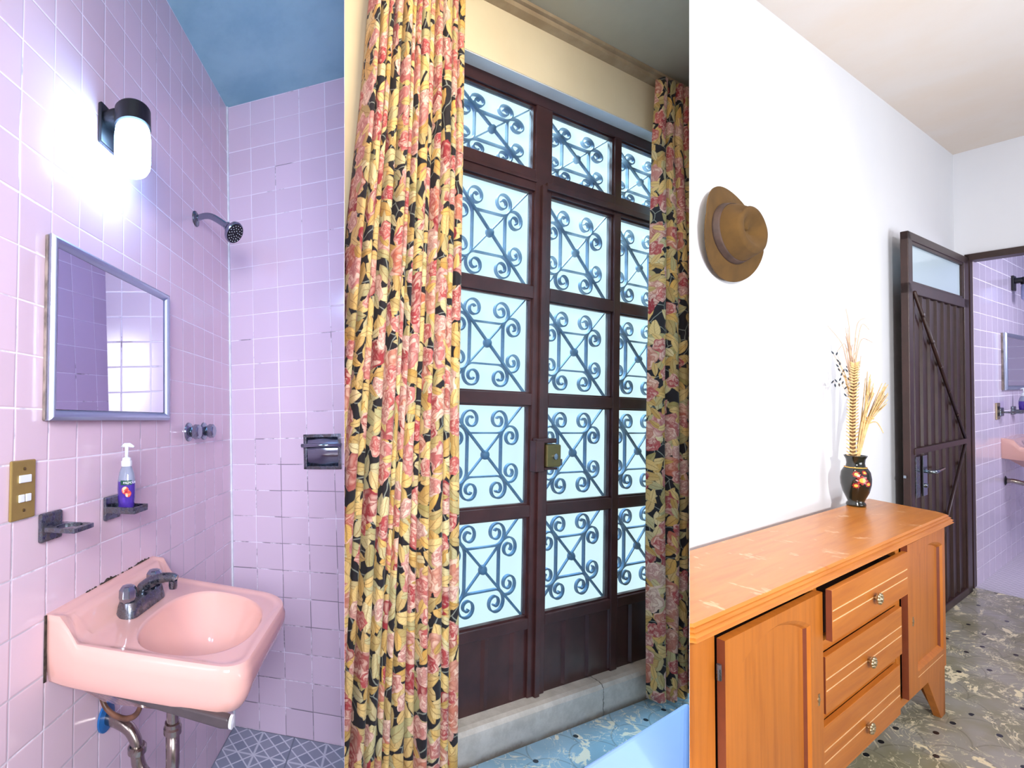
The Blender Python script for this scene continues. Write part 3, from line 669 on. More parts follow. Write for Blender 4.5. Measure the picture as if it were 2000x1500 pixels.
# ---------------------------------------------------------------- washbasin
def basin(r, ox, ya, yb, zd, zbk, label, depth=0.475, taps=True, bowlc=(0.285, 0.478), TP=0.052):
    t = thing('washbasin', label, 'washbasin', r, (ox, (ya + yb) / 2, 0.765))
    N = 120; yc = ya + (yb - ya) * bowlc[1]; xc = bowlc[0]
    def outline(th):
        dx, dy = math.cos(th), math.sin(th)
        best = 1e9
        # rounded rectangle: straight back on the wall, round front corners
        rc = 0.055; lo, hi = 0.0, 1.2
        def inside(x, y):
            if x < 0 or x > depth or y < ya or y > yb: return False
            for cy, sg in ((ya + rc, -1), (yb - rc * 1.6, 1)):
                R = rc if sg < 0 else rc * 1.6
                if x > depth - R and (y - cy) * sg > 0:
                    if (x - depth + R) ** 2 + (y - cy) ** 2 > R * R: return False
            return True
        for _ in range(40):
            m = (lo + hi) / 2
            if inside(xc + dx * m, yc + dy * m): lo = m
            else: hi = m
        return lo
    TH = []
    for k in range(N): TH.append(2 * PI * k / N)
    # add the two back corners exactly
    for cy in (ya, yb): TH.append(math.atan2(cy - yc, -xc) % (2 * PI))
    TH.sort(); N = len(TH); OUT = [outline(a) for a in TH]
    def bowl(th):
        a, b = (0.160, 0.196); e = 2.4
        c, s = abs(math.cos(th)) / (a if math.cos(th) > 0 else 0.126), abs(math.sin(th)) / b
        return (c ** e + s ** e) ** (-1 / e)
    BW = [bowl(a) for a in TH]
    def zt(x, y, edge):
        z = zd + 0.020 - 0.034 * x / depth + 0.004 * (1 - sstep(0.008, 0.03, edge))
        z += (zbk - zd) * (1 - sstep(0.048, 0.080, x)) * (0.052 / 0.072)
        return z
    vs = []; fs = []; rings = []
    L1 = [0.0, 0.08, 0.2, 0.35, 0.5, 0.63, 0.74, 0.83, 0.90, 0.95, 0.98, 1.0]
    L2 = [0.03, 0.08, 0.18, 0.3, 0.42, 0.54, 0.64, 0.73, 0.81, 0.88, 0.93, 0.965, 0.985, 1.0]
    for s in L1[1:]:
        ring = []
        for i, th in enumerate(TH):
            R = BW[i] * s; x, y = xc + math.cos(th) * R, yc + math.sin(th) * R
            zr = zt(xc + math.cos(th) * BW[i], yc + math.sin(th) * BW[i], 0.1)
            dz = 0.125 * (1 - s ** 2.6) + 0.006 * (1 - sstep(0.94, 1.0, s))
            ring.append((ox + x, y, zr - dz))
        rings.append(ring)
    for s in L2:
        ring = []
        for i, th in enumerate(TH):
            R = BW[i] + (OUT[i] - BW[i]) * s; x, y = xc + math.cos(th) * R, yc + math.sin(th) * R
            ring.append((ox + x, y, zt(x, y, (OUT[i] - R))))
        rings.append(ring)
    # skirt
    zb0, zb1 = 0.800, 0.768
    for s in (0.0, 0.06, 0.15, 0.3, 0.5, 0.68, 0.82, 0.92, 0.98, 1.0):
        ring = []
        for i, th in enumerate(TH):
            x, y = math.cos(th) * OUT[i] + xc, math.sin(th) * OUT[i] + yc
            top = zt(x, y, 0); wx = x / depth
            zb = zb0 + (zb1 - zb0) * wx
            bul = 0.007 * sstep(0, 0.15, s) * sstep(0.0, 0.05, x)
            q = max(0.0, s - 0.30) / 0.70
            inx = 0.085 * q ** 2.6 * sstep(0.55, 1.0, wx) * (0.25 + 0.75 * sstep(ya + 0.03, ya + 0.26, y)); iny = 0.0
            if y > yc: iny = -0.10 * q ** 2.4 * sstep(yc, yb, y) * sstep(0.05, 0.4, x)
            else: iny = 0.012 * q ** 3 * (1 - sstep(ya, yc, y))
            nx = math.cos(th) if x > 0.02 else 0
            z = top + (zb - top) * s - (0.006 * sstep(0, 0.06, s))
            yy = y + iny + (bul * math.sin(th) if x > 0.02 else 0)
            ring.append((ox + max(0.0, x - inx + (bul * nx if nx > 0 else 0)), yy, z))
        rings.append(ring)
    lr = rings[-1]
    for q, zz in ((0.92, None), (0.66, 0.722)): rings.append([(ox + xc + (a - ox - xc) * q, yc + (b - yc) * q, c if zz is None else zz) for a, b, c in lr])
    V = [(ox + xc, yc, zt(xc, yc, 0.1) - 0.131)] + [p for rg in rings for p in rg]
    fs = [(0, 1 + k, 1 + (k + 1) % N) for k in range(N)]
    for j in range(len(rings) - 1):
        for k in range(N): fs.append((1 + j*N + k, 1 + (j+1)*N + k, 1 + (j+1)*N + (k+1) % N, 1 + j*N + (k+1) % N))
    last = 1 + (len(rings) - 1) * N; V.append((ox + xc, yc, 0.722)); ci = len(V) - 1
    for k in range(N): fs.append((last + k, ci, last + (k+1) % N))
    V = [(a, ya + (b - ya) * (1 - TP * 0) + TP * ((a - ox) / depth) ** 1.3 * (1 - (b - ya) / (yb - ya)), c) for a, b, c in V]
    make(G().add(V, fs), 'basin_body', 'porcelain', r, t, smooth=True)
    return t, xc, yc
sink, bxc, byc = basin(1, 0.0, -1.187, -0.722, 0.868, 0.940, 'pale pink washbasin with backsplash fixed to the pink tiled wall')
make(G().lathe([(0.0, 0.0), (0.019, 0.0), (0.021, 0.002), (0.022, 0.0035), (0.0, 0.004)], (bxc, byc + 0.017, 0.737), 24), 'drain', 'oldchrome', 1, sink, smooth='auto')
# grime along the top of the backsplash
random.seed(3); pts = []; n = 90
for i in range(n + 1):
    s = i / n; y = -1.187 + 0.44 * s; h = 0.001 + 0.006 * random.random() * (1 if s > 0.3 else 0.4) + (0.006 * random.random() if s > 0.8 or 0.45 < s < 0.6 else 0)
    pts.append((y, 0.940 + h))
make(G().prism([(-1.187, 0.937)] + pts + [(-0.747, 0.937)], 'x', 0.0003, 0.003), 'mouldy_sealant', 'grime', 1, sink)
make(G().box(0.0003, 0.003, -1.193, -1.186, 0.80, 0.942), 'side_sealant', 'grime', 1, sink)
# basin tap
t = thing('basin_tap', 'worn chrome two-handled tap on the back of the pink washbasin', 'tap', 1, (0.082, -0.90, 0.868))
y0, y1, xc0 = -1.030, -0.850, 0.100
pl = [(xc0 + 0.030 * math.cos(a), y0 + 0.024 + 0.024 * math.sin(a)) for a in [PI + PI * k / 10 for k in range(11)]] + [(xc0 + 0.030 * math.cos(a), y1 - 0.024 + 0.024 * math.sin(a)) for a in [PI * k / 10 for k in range(11)]]
g = G(); n = len(pl); vs = []
for z, s in ((0.880, 1.05), (0.887, 1.04), (0.907, 0.92), (0.915, 0.84)):
    for a, b in pl: vs.append((xc0 + (a - xc0) * s, (y0+y1)/2 + (b - (y0+y1)/2) * (1 - (1 - s) * 0.4), z))
fs = [(j*n+k, j*n+(k+1) % n, (j+1)*n+(k+1) % n, (j+1)*n+k) for j in range(3) for k in range(n)] + [tuple(range(n))[::-1], tuple(range(3*n, 4*n))]
make(g.add(vs, fs), 'tap_base', 'oldchrome', 1, t, smooth='auto')
for yy in (y0 + 0.024, y1 - 0.024):
    h = make(G().lathe([(0.018, 0.913), (0.021, 0.918), (0.024, 0.927), (0.023, 0.945), (0.017, 0.953), (0.0, 0.955)], (xc0, yy, 0), 8), 'tap_handle', 'chrome', 1, t, bevel=0.002)
ym = (y0 + y1) / 2
g = G().tube(smooth_path([(xc0, ym, 0.908), (xc0 + 0.006, ym, 0.928), (xc0 + 0.035, ym, 0.946), (xc0 + 0.070, ym, 0.957), (xc0 + 0.098, ym, 0.959), (xc0 + 0.110, ym, 0.955)], 6), [0.017]*7 + [0.015]*6 + [0.013]*6 + [0.012]*6 + [0.012]*6, 16)
g.lathe([(0.011, 0.932), (0.012, 0.938), (0.012, 0.952)], (xc0 + 0.100, ym, 0), 16)
make(g, 'spout', 'oldchrome', 1, t, smooth='auto')
# support bar under the basin
t = thing('support_bar', 'dark metal bar with a white end cap under the washbasin edge', 'bracket', 1, (0.23, -1.10, 0.76))
make(G().prism([(0.015, 0.799), (0.448, 0.768), (0.452, 0.748), (0.430, 0.746), (0.02, 0.783)], 'y', -1.152, -1.130), 'bar', 'rail', 1, t, bevel=0.004)
make(G().lathe([(0.0, 0.0), (0.013, 0.0), (0.013, 0.006), (0.0, 0.008)], (0.450, -1.141, 0.758), 20, (1, 0, -0.07)), 'end_cap', 'whitepl', 1, t, smooth='auto')
# drain trap and hose
t = thing('drain_trap', 'chrome bottle-neck drain pipe curving from the washbasin to the wall', 'drain pipe', 1, (0.1, -0.96, 0.42))
yt = -0.965
make(G().tube([(0.212, yt, 0.73), (0.212, yt, 0.60)], 0.0165, 20), 'tailpiece', 'pipe', 1, t, smooth='auto')
make(G().lathe([(0.018, 0.590), (0.0245, 0.594), (0.0245, 0.606), (0.021, 0.610), (0.021, 0.618), (0.018, 0.620)], (0.212, yt, 0), 20), 'slip_nut', 'pipe', 1, t, smooth='auto')
path = [(0.212, yt, 0.60), (0.212, yt, 0.52)] + [(0.158 + 0.054 * math.cos(a), yt, 0.52 + 0.054 * math.sin(a)) for a in [-PI * k / 12 for k in range(1, 12)]] + [(0.104, yt, 0.52), (0.103, yt, 0.535)]
make(G().tube(path, 0.0185, 20), 'u_bend', 'pipe', 1, t, smooth=True)
make(G().lathe([(0.019, 0.527), (0.0255, 0.530), (0.0255, 0.542), (0.021, 0.546)], (0.103, yt, 0), 20), 'slip_nut', 'pipe', 1, t, smooth='auto')
make(G().tube(smooth_path([(0.103, yt, 0.535), (0.098, yt, 0.556), (0.078, yt, 0.580), (0.045, yt, 0.592), (0.0, yt, 0.598)], 6), 0.0165, 20), 'wall_pipe', 'pipe', 1, t, smooth=True)
make(G().lathe([(0.020, 0.0), (0.036, 0.001), (0.035, 0.006), (0.018, 0.009)], (0.0, yt, 0.598), 28, (1, 0, 0)), 'wall_flange', 'blue', 1, t, smooth='auto', label='blue plastic flange')
t = make(G().tube(smooth_path([(0.012, -1.0, 0.80), (0.010, -1.0, 0.70), (0.020, -1.0, 0.655), (0.050, -1.0, 0.632), (0.095, -1.0, 0.628), (0.128, -1.0, 0.648), (0.138, -1.0, 0.69), (0.139, -1.0, 0.80)], 8), 0.0068, 12), 'supply_hose', 'hose', 1, smooth=True,
     label='brown flexible hose looping under the washbasin', cat='hose')
# ================================================================ bedroom: glazed iron door
D = thing('door_1', 'dark brown iron door of scrolled glass panes over a solid panel', None, 2, (1.7, 1.53, 0.135), kind='structure')
YD = 1.530
ZR = [(2.394, 2.684), (1.880, 2.299), (1.415, 1.826), (0.942, 1.364), (0.470, 0.892)]
XC = [(1.176, 1.596), (1.694, 2.120), (2.168, 2.590)]
g = G()
g.box(1.13, 2.62, YD, YD + 0.045, 2.684, 2.757)
for x0, x1 in ((1.13, 1.176), (1.596, 1.694), (2.120, 2.168), (2.590, 2.62)): g.box(x0, x1, YD, YD + 0.045, 0.14, 2.684)
rails = [(2.299, 2.394), (1.826, 1.880), (1.364, 1.415), (0.892, 0.942)]
for x0, x1 in XC:
    for z0, z1 in rails: g.box(x0, x1, YD, YD + 0.045, z0, z1)
    g.box(x0, x1, YD, YD + 0.045, 0.425, 0.470)
make(g, 'door_frame', 'brown', 2, D, clip=MID, bevel=0.003)
# raised meeting stiles and stops
g = G().box(1.628, 1.655, YD - 0.012, YD, 0.14, 2.33).box(1.655, 2.62, YD - 0.012, YD, 2.315, 2.345).box(1.18, 1.60, YD - 0.006, YD, 2.335, 2.35)
make(g, 'raised_strip', 'brown', 2, D, clip=MID, bevel=0.002)
g = G().box(1.13, 2.62, YD + 0.012, YD + 0.02, 0.135, 0.43)
x = 1.20
while x < 2.60:
    g.prism([(x, YD + 0.014), (x + 0.012, YD + 0.001), (x + 0.028, YD + 0.001), (x + 0.040, YD + 0.014)], 'z', 0.15, 0.425); x += 0.152
make(g, 'lower_panel', 'brown', 2, D, clip=MID)
def spiral(cx, cz, R, a0, turns, sg, n=50):
    out = []
    for i in range(n + 1):
        s = i / n; r_ = R * (1 - 0.80 * s ** 0.85); a = a0 + sg * turns * 2 * PI * s; out.append((cx + r_ * math.cos(a), cz + r_ * math.sin(a)))
    return out
def cscroll(kx, kz):
    R = 0.054; a = 0.074; y0_ = 0.090
    right = spiral(a, y0_ + R, R, -PI / 2, 1.65, 1); left = [(-p, q) for p, q in right]
    return left[::-1] + [(-a * 0.5, y0_), (0, y0_), (a * 0.5, y0_)] + right
SC = cscroll(1, 1)
def grille(x0, x1, z0, z1, yy):
    g = G(); cx, cz = (x0 + x1) / 2, (z0 + z1) / 2; w, h = (x1 - x0) / 2, (z1 - z0) / 2
    fx, fz = w / 0.210, h / 0.210
    th = 0.0070; dp = 0.014
    for k in range(4):
        pts = []
        for p, q in SC:
            if k == 0: a, b = p, q
            elif k == 1: a, b = -p, -q
            elif k == 2: a, b = q, -p
            else: a, b = -q, p
            pts.append((cx + a * fx, cz + b * fz))
        g.band(pts, yy, th, dp)
    ln = 1.06
    g.band([(cx - w * ln, cz + h * ln), (cx + w * ln, cz - h * ln)], yy - 0.010, 0.009, 0.010)
    g.band([(cx - w * ln, cz - h * ln), (cx + w * ln, cz + h * ln)], yy + 0.002, 0.006, 0.010)
    o = make(g, 'iron_grille', 'iron', 2, D, clip=MID, bevel=0.0)
    make(G().lathe([(0.0, -0.016), (0.012, -0.014), (0.019, -0.006), (0.020, 0.0), (0.020, 0.006)], (cx, yy, cz), 18, (0, 1, 0)), 'rosette', 'iron', 2, o, clip=MID, smooth=True)
for x0, x1 in XC:
    for z0, z1 in ZR:
        make(G().box(x0 - 0.004, x1 + 0.004, YD + 0.026, YD + 0.030, z0 - 0.004, z1 + 0.004), 'glass_pane', 'pane', 2, D, clip=MID)
        grille(x0, x1, z0, z1, YD + 0.048)
        g = G()
        for a, b, c, d in ((x0, x0 + 0.008, z0, z1), (x1 - 0.008, x1, z0, z1), (x0, x1, z0, z0 + 0.007), (x0, x1, z1 - 0.007, z1)): g.box(a, b, YD + 0.012, YD + 0.026, c, d)
        make(g, 'glazing_bead', 'brown', 2, D, clip=MID)
L = make(G().box(1.640, 1.726, YD - 0.045, YD - 0.002, 1.105, 1.201), 'door_lock', 'lockbrass', 2, D, bevel=0.006, label='brass box lock')
make(G().box(1.588, 1.638, YD - 0.035, YD, 1.085, 1.215).box(1.60, 1.715, YD - 0.030, YD - 0.004, 1.206, 1.226).box(1.640, 1.716, YD - 0.035, YD - 0.004, 1.092, 1.102), 'lock_bracket', 'brown', 2, L, bevel=0.003)
make(G().lathe([(0.014, 0), (0.013, 0.006), (0.008, 0.009), (0.0, 0.010)], (1.690, YD - 0.045, 1.150), 20, (0, -1, 0)), 'lock_cylinder', 'chrome', 2, L, smooth='auto')
make(G().tube([(1.722, YD - 0.022, 1.128), (1.742, YD - 0.022, 1.126)], 0.006, 12).box(1.740, 1.756, YD - 0.026, YD - 0.018, 1.108, 1.136), 'thumb_turn', 'oldchrome', 2, L, bevel=0.002)
# ---------------------------------------------------------------- curtains
def curtain(label, name, zt, zb, xl, xr, nf, y, amp, seed, group):
    rnd = random.Random(seed); K = 26
    # folds along the cloth: uneven widths and depths
    ws = [0.6 + rnd.random() * 0.9 for _ in range(nf)]; tot = sum(ws); cuts = [0]
    for w in ws: cuts.append(cuts[-1] + w / tot)
    am = [0.65 + 0.6 * rnd.random() for _ in range(nf)]; lean = [rnd.uniform(0.25, 0.75) for _ in range(nf)]; ph = [rnd.uniform(0, 6.28) for _ in range(nf)]
    U = []
    nu = nf * K
    def prof(s, v):
        i = min(nf - 1, max(0, next((k for k in range(nf) if s <= cuts[k + 1]), nf - 1))); q = (s - cuts[i]) / (cuts[i + 1] - cuts[i])
        a = am[i] * (0.55 + 0.45 * sstep(0.0, 0.35, v)) * (0.92 + 0.10 * math.sin(ph[i] + 3 * v))
        w = min(q, 1 - q) / 0.24; c = -1 + 2 * (1 - sstep(0, 1, w)) - 0.35 * math.sin(PI * q)
        return c * a, (lean[i] - 0.5) * 0.5 * (1 - sstep(0.0, 0.5, w)) / nf
    # cloth length for the pattern, measured once at mid height
    acc = [0.0]; width = xr(0.5) - xl(0.5)
    pv = None
    for i in range(nu + 1):
        s = i / nu; d, sx = prof(s, 0.5); p = (s * width + sx * width, d * amp)
        if pv: acc.append(acc[-1] + math.hypot(p[0] - pv[0], p[1] - pv[1]))
        pv = p
    nv = 70
    def fn(u, v):
        z = zt + (zb - zt) * v; d, sx = prof(u, v); x0_, x1_ = xl(v), xr(v)
        return (x0_ + (x1_ - x0_) * (u + sx) + 0.004 * math.sin(7 * v + u * 9), y + d * amp + 0.010 * math.sin(3 * v + 12 * u) * v, z)
    def lc(u, v): return (acc[int(round(u * nu))] + seed * 1.37, 0, zt + (zb - zt) * v + 0.004 * math.sin(u * 30))
    g = G().grid(fn, nu, nv, False, lc)
    o = make(g, name, 'floral', 2, clip=MID, smooth=True, solid=0.0016, cap=False, label=label, cat='curtain', group=group)
    return o
def lerp_tab(tab):
    def f(v):
        for (a, b), (c, d) in zip(tab, tab[1:]):
            if a <= v <= c: return b + (d - b) * (v - a) / (c - a)
        return tab[-1][1]
    return f
zt, zb = 2.955, 0.025
def vz(z): return (z - zt) / (zb - zt)
curtain('tall floral curtain in many folds left of the iron door', 'curtain', zt, zb,
        lerp_tab([(0, 0.725), (vz(2.69), 0.700), (vz(2.35), 0.683), (vz(1.95), 0.655), (vz(1.5), 0.635), (vz(0.9), 0.60), (1, 0.56)]),
        lerp_tab([(0, 1.085), (vz(2.85), 1.083), (vz(2.08), 1.083), (vz(1.3), 1.088), (vz(0.26), 1.118), (1, 1.125)]), 13, 1.400, 0.048, 3, None)
curtain('floral curtain right of the iron door, its foot on the marbled floor', 'curtain', 2.955, 0.045,
        lerp_tab([(0, 2.262), (0.1, 2.238), (1, 2.235)]), lerp_tab([(0, 2.62), (1, 2.68)]), 6, 1.410, 0.040, 5, None)
# bed in the near corner
t = thing('bed', 'bed corner under a smooth pale blue sheet on the bedroom floor', 'bed', 2, (1.3, 0.6, 0))
g = G().prism([(0.80, 0.15), (2.2, 0.15), (2.2, 0.94), (0.80, 0.795)], 'z', 0.12, 0.508); make(g, 'sheet', 'sheet', 2, t, clip=MID, bevel=0.02, seg=4, smooth=False)
g = G().box(0.83, 2.2, 0.18, 0.77, 0.05, 0.12); make(g, 'bed_base', 'brown', 2, t, clip=MID)
g = G().box(0.86, 0.91, 0.70, 0.75, 0, 0.05).box(1.45, 1.50, 0.70, 0.75, 0, 0.05); make(g, 'foot', 'brown', 2, t, clip=MID)
# ================================================================ hall things
# ---- sideboard
SB = thing('sideboard', 'honey brown wooden sideboard with two cupboard doors and three drawers by the white wall', 'sideboard', 3, (0.2, -2.9, 0))
XF = 0.330; YA, YB = -3.935, -2.040
# top with moulded edge
sec = [(0.000, 0.820), (0.338, 0.820), (0.347, 0.817), (0.349, 0.812), (0.353, 0.809), (0.353, 0.803), (0.349, 0.800), (0.347, 0.795), (0.343, 0.792), (0.000, 0.792)]
def topslab():
    g = G(); zz = [(0.820, 0.0), (0.815, 0.006), (0.8135, 0.001), (0.807, 0.0115), (0.8055, 0.0055), (0.798, 0.0165), (0.7965, 0.010), (0.788, 0.017)]
    vs = []; n = 6
    for z, e in zz:
        X = 0.338 + e; b = YB + 0.004 + e; a = YA - 0.010 - e
        vs += [(0.062, a, z), (X - 0.02, a, z), (X, a + 0.02, z), (X, b - 0.03, z), (X - 0.03, b, z), (0.062, b, z)]
    fs = [(j*n+k, j*n+(k+1) % n, (j+1)*n+(k+1) % n, (j+1)*n+k) for j in range(len(zz)-1) for k in range(n)] + [tuple(range(n))[::-1], tuple(range((len(zz)-1)*n, len(zz)*n))]
    # back edge runs slightly askew to the wall
    return g.add(vs, fs)
g = topslab(); 
g.v = [(x + (0.030 * (y - YA) / (YB - YA) if x < 0.1 else 0.013 * (y - YA) / (YB - YA) - 0.006), y + (0.085 if (y > YB - 0.05 and x < 0.1) else 0), z) for x, y, z in g.v]
make(g, 'table_top', 'woodtop', 3, SB, clip=RIGHT3)
g = G()
g.box(0.08, XF, YB - 0.022, YB, 0.20, 0.790)                       # right side
g.box(0.08, XF, YA, YA + 0.022, 0.20, 0.790)                       # left side
g.box(0.08, 0.095, YA, YB, 0.20, 0.790)                            # back
make(g, 'carcass', 'woodv', 3, SB, clip=RIGHT3, bevel=0.001)
g = G().box(XF - 0.02, XF, YA, -3.275, 0.771, 0.790).box(XF - 0.02, XF, -3.275, -2.575, 0.779, 0.790).box(XF - 0.02, XF, -2.575, YB, 0.76, 0.790).box(XF - 0.02, XF, YA, YB, 0.192, 0.222).box(XF - 0.02, XF, -3.275, -2.575, 0.571, 0.601)
g.box(XF - 0.02, XF, -3.275, -2.625, 0.374, 0.405)
make(g, 'face_rail', 'woodh', 3, SB, clip=RIGHT3, bevel=0.001)
for a, b in ((YA, -3.828), (-2.606, -2.570), (-3.290, -3.268), (-2.116, YB)): make(G().box(XF - 0.02, XF - 0.0005, a, b, 0.20, 0.79), 'stile', 'woodv', 3, SB, clip=RIGHT3, bevel=0.001)
make(G().box(0.10, XF - 0.022, YA + 0.03, YB - 0.03, 0.20, 0.785), 'inside', 'cavity_shade', 3, SB, clip=RIGHT3)  # solid dark block; its colour gives the shade seen through the gaps
def leg(ya, yb, y_in, r=3):
    g = G().prism([(ya, 0.0), (yb, 0.0), (yb, 0.205), (y_in, 0.205)] if y_in < ya else [(ya, 0.0), (yb, 0.0), (y_in, 0.205), (ya, 0.205)], 'x', XF - 0.022, XF)
    return g
make(leg(-2.095, YB, -2.270), 'leg', 'woodv', 3, SB, clip=RIGHT3, bevel=0.001)
make(leg(YA, -3.88, -3.70), 'leg', 'woodv', 3, SB, clip=RIGHT3, bevel=0.001)
g = G().prism([(0.09, 0.0), (0.12, 0.0), (0.22, 0.205), (0.09, 0.205)], 'y', YB - 0.022, YB); make(g, 'leg', 'woodv', 3, SB, bevel=0.001)
make(G().prism([(0.30, 0.0), (XF, 0.0), (XF, 0.205), (0.21, 0.205)], 'y', YB - 0.022, YB - 0.001), 'leg_return', 'woodv', 3, SB, bevel=0.001)
# cupboard doors with a sunk arched panel
def cupboard(y0, y1, z0, z1, pl, pr, pb, pt, rise, name='cupboard_door', tall_right=True):
    xb, xf = XF + 0.001, XF + 0.018
    # sunk panel outline, arched with the high end at the centre of the sideboard
    arch = []
    n = 16
    for i in range(n + 1):
        s = i / n; y = pl + (pr - pl) * s
        arch.append((y, pt - rise * (1 - math.sin(PI * (0.03 + 0.94 * s)) ** 0.8)))
    inner = [(pl, pb)] + [(pr, pb)] + arch[::-1]
    outer = [(y0, z0), (y1, z0)] + [(y1 + (y0 - y1) * (i / n), z1) for i in range(n + 1)]
    def insetp(P, d):
        cy, cz = (pl + pr) / 2, (pb + pt) / 2
        return [(p + (d if p < cy else -d) * min(1, abs(p - cy) / 0.03), q + (d if q < cz else -d)) for p, q in P]
    in2 = insetp(inner, 0.008); in3 = insetp(inner, 0.013); m = len(inner)
    vs = [(xf, a, b) for a, b in outer] + [(xf, a, b) for a, b in inner] + [(xf - 0.006, a, b) for a, b in in2] + [(xf - 0.013, a, b) for a, b in in3] + [(xb, a, b) for a, b in outer]
    fs = []
    for k in range(m):
        j = (k + 1) % m
        fs += [(k, j, m + j, m + k), (m + k, m + j, 2*m + j, 2*m + k), (2*m + k, 2*m + j, 3*m + j, 3*m + k), (4*m + j, 4*m + k, k, j)]
    fs += [tuple(range(3*m, 4*m)), tuple(range(4*m, 5*m))[::-1]]
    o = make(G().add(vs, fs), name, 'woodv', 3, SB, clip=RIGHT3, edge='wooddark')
    return o
d1 = cupboard(-3.822, -3.284, 0.212, 0.762, -3.745, -3.365, 0.280, 0.735, 0.055)
d2 = cupboard(-2.560, -2.112, 0.228, 0.776, -2.462, -2.145, 0.300, 0.742, 0.035)
make(G().prism([(XF + 0.018, 0.278), (XF + 0.0185, 0.280), (XF + 0.006, 0.303), (XF + 0.005, 0.303)], 'y', -2.458, -2.150), 'worn_sill', 'groove', 3, d2)
for o, y, z in ((d1, -3.318, 0.470), (d2, -2.510, 0.495)):
    make(G().lathe([(0.0, 0.0), (0.007, 0.0), (0.007, 0.002), (0.004, 0.003), (0.0, 0.003)], (XF + 0.018, y, z), 16, (1, 0, 0)).box(XF + 0.018, XF + 0.0195, y - 0.005, y + 0.005, z - 0.016, z + 0.016), 'keyhole_plate', 'knobmetal', 3, o)
make(G().tube([(XF + 0.010, -3.832, 0.672), (XF + 0.010, -3.832, 0.708)], 0.005, 10), 'hinge', 'oldchrome', 3, d1)
# drawers
def drawer(y0, y1, z0, z1, out, knobs):
    xf = XF + 0.016 + out
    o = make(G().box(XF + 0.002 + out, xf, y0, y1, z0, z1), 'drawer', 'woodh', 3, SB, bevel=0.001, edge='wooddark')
    if out > 0.02:
        for a in (y0 + 0.018, y1 - 0.030): make(G().box(XF - 0.12, XF + 0.004 + out, a, a + 0.012, z0 + 0.015, z1 - 0.02), 'drawer_side', 'cavity_shade', 3, o)
    h = z1 - z0
    for f in (0.60, 0.40):
        zz = z0 + h * f
        make(G().box(xf - 0.001, xf + 0.0006, y0 + 0.004, y1 - 0.006, zz - 0.0016, zz + 0.0016), 'groove', 'groove', 3, o)
    ky = (y0 + y1) / 2 + 0.03 * 0; kz = z0 + h * 0.40
    kb = make(G().lathe([(0.006, 0.0), (0.005, 0.010), (0.0, 0.012)], (xf, ky, kz), 14, (1, 0, 0)), 'drawer_knob', 'knobmetal', 3, o, smooth='auto') if False else None
    g = G().lathe([(0.006, 0.0), (0.005, 0.012)], (xf, ky, kz), 12, (1, 0, 0))
    g.lathe([(0.004, 0.010), (0.008, 0.012), (0.009, 0.016), (0.005, 0.020), (0.0, 0.021)], (xf, ky, kz), 16, (1, 0, 0))
    for k in range(8):
        a = 2 * PI * k / 8; g.lathe([(0.0, 0.010), (0.0065, 0.011), (0.007, 0.0145), (0.003, 0.018), (0.0, 0.0185)], (xf, ky + 0.014 * math.cos(a), kz + 0.0115 * math.sin(a)), 10, (1, 0, 0))
    make(g, 'drawer_knob', 'knobmetal', 3, o, smooth=True, label='flower shaped metal knob')
drawer(-3.290, -2.655, 0.632, 0.775, 0.024, 1)
drawer(-3.262, -2.618, 0.408, 0.571, 0.0, 1)
drawer(-3.280, -2.640, 0.205, 0.376, 0.0, 1)
# ---- vase
VX, VY, VZ = 0.150, -2.212, 0.8205
vc = (0.113, -2.185)
t = thing('painted_vase', 'black glazed vase with painted red and yellow flowers standing on the sideboard', 'vase', 3, (vc[0], vc[1], VZ))
vp = [(0.0, 0.0), (0.030, 0.0), (0.032, 0.004), (0.031, 0.012), (0.026, 0.020), (0.031, 0.034), (0.042, 0.062), (0.0485, 0.095), (0.0495, 0.120), (0.046, 0.148), (0.038, 0.164), (0.031, 0.172), (0.029, 0.186), (0.031, 0.203), (0.037, 0.216), (0.0375, 0.219), (0.034, 0.218), (0.027, 0.200), (0.026, 0.18)]
make(G().lathe([(a, VZ + b) for a, b in vp], (vc[0], vc[1], 0), 44), 'vase_body', 'ceramic', 3, t, smooth=True)
make(G().lathe([(0.0345, VZ + 0.1655), (0.0372, VZ + 0.1675), (0.0355, VZ + 0.170)], (vc[0], vc[1], 0), 44, caps=False), 'painted_ring', 'yelglaze', 3, t, smooth=True)
def vr(zz):
    for (a, b), (c, d) in zip(vp, vp[1:]):
        if b <= zz <= d and d > b: return a + (c - a) * (zz - b) / (d - b)
    return 0.04
view_a = math.atan2(-5.094 - vc[1], 0.924 - vc[0])
def vwrap(a, zz, off): R = vr(zz) + off; return (vc[0] + R * math.cos(view_a + a), vc[1] + R * math.sin(view_a + a), VZ + zz)
def vdisc(a, zz, R, off, mat, nm, petals=0):
    n = 30; P = [vwrap(a, zz, off)]
    for k in range(n):
        q = 2 * PI * k / n; rr = R * (1 + 0.16 * math.cos(petals * q)) if petals else R
        P.append(vwrap(a + rr * math.cos(q) / 0.047, zz + rr * math.sin(q), off))
    make(G().add(P, [(0, 1 + k, 1 + (k + 1) % n) for k in range(n)]), nm, mat, 3, t, solid=0.0006)
for a, zz, R in ((0.42, 0.118, 0.018), (0.05, 0.142, 0.0125), (0.62, 0.150, 0.009), (0.02, 0.094, 0.011), (0.86, 0.102, 0.011)):
    vdisc(a, zz, R, 0.0006, 'redglaze', 'painted_flower', 8); vdisc(a, zz, R * 0.55, 0.0013, 'yelglaze', 'flower_centre')
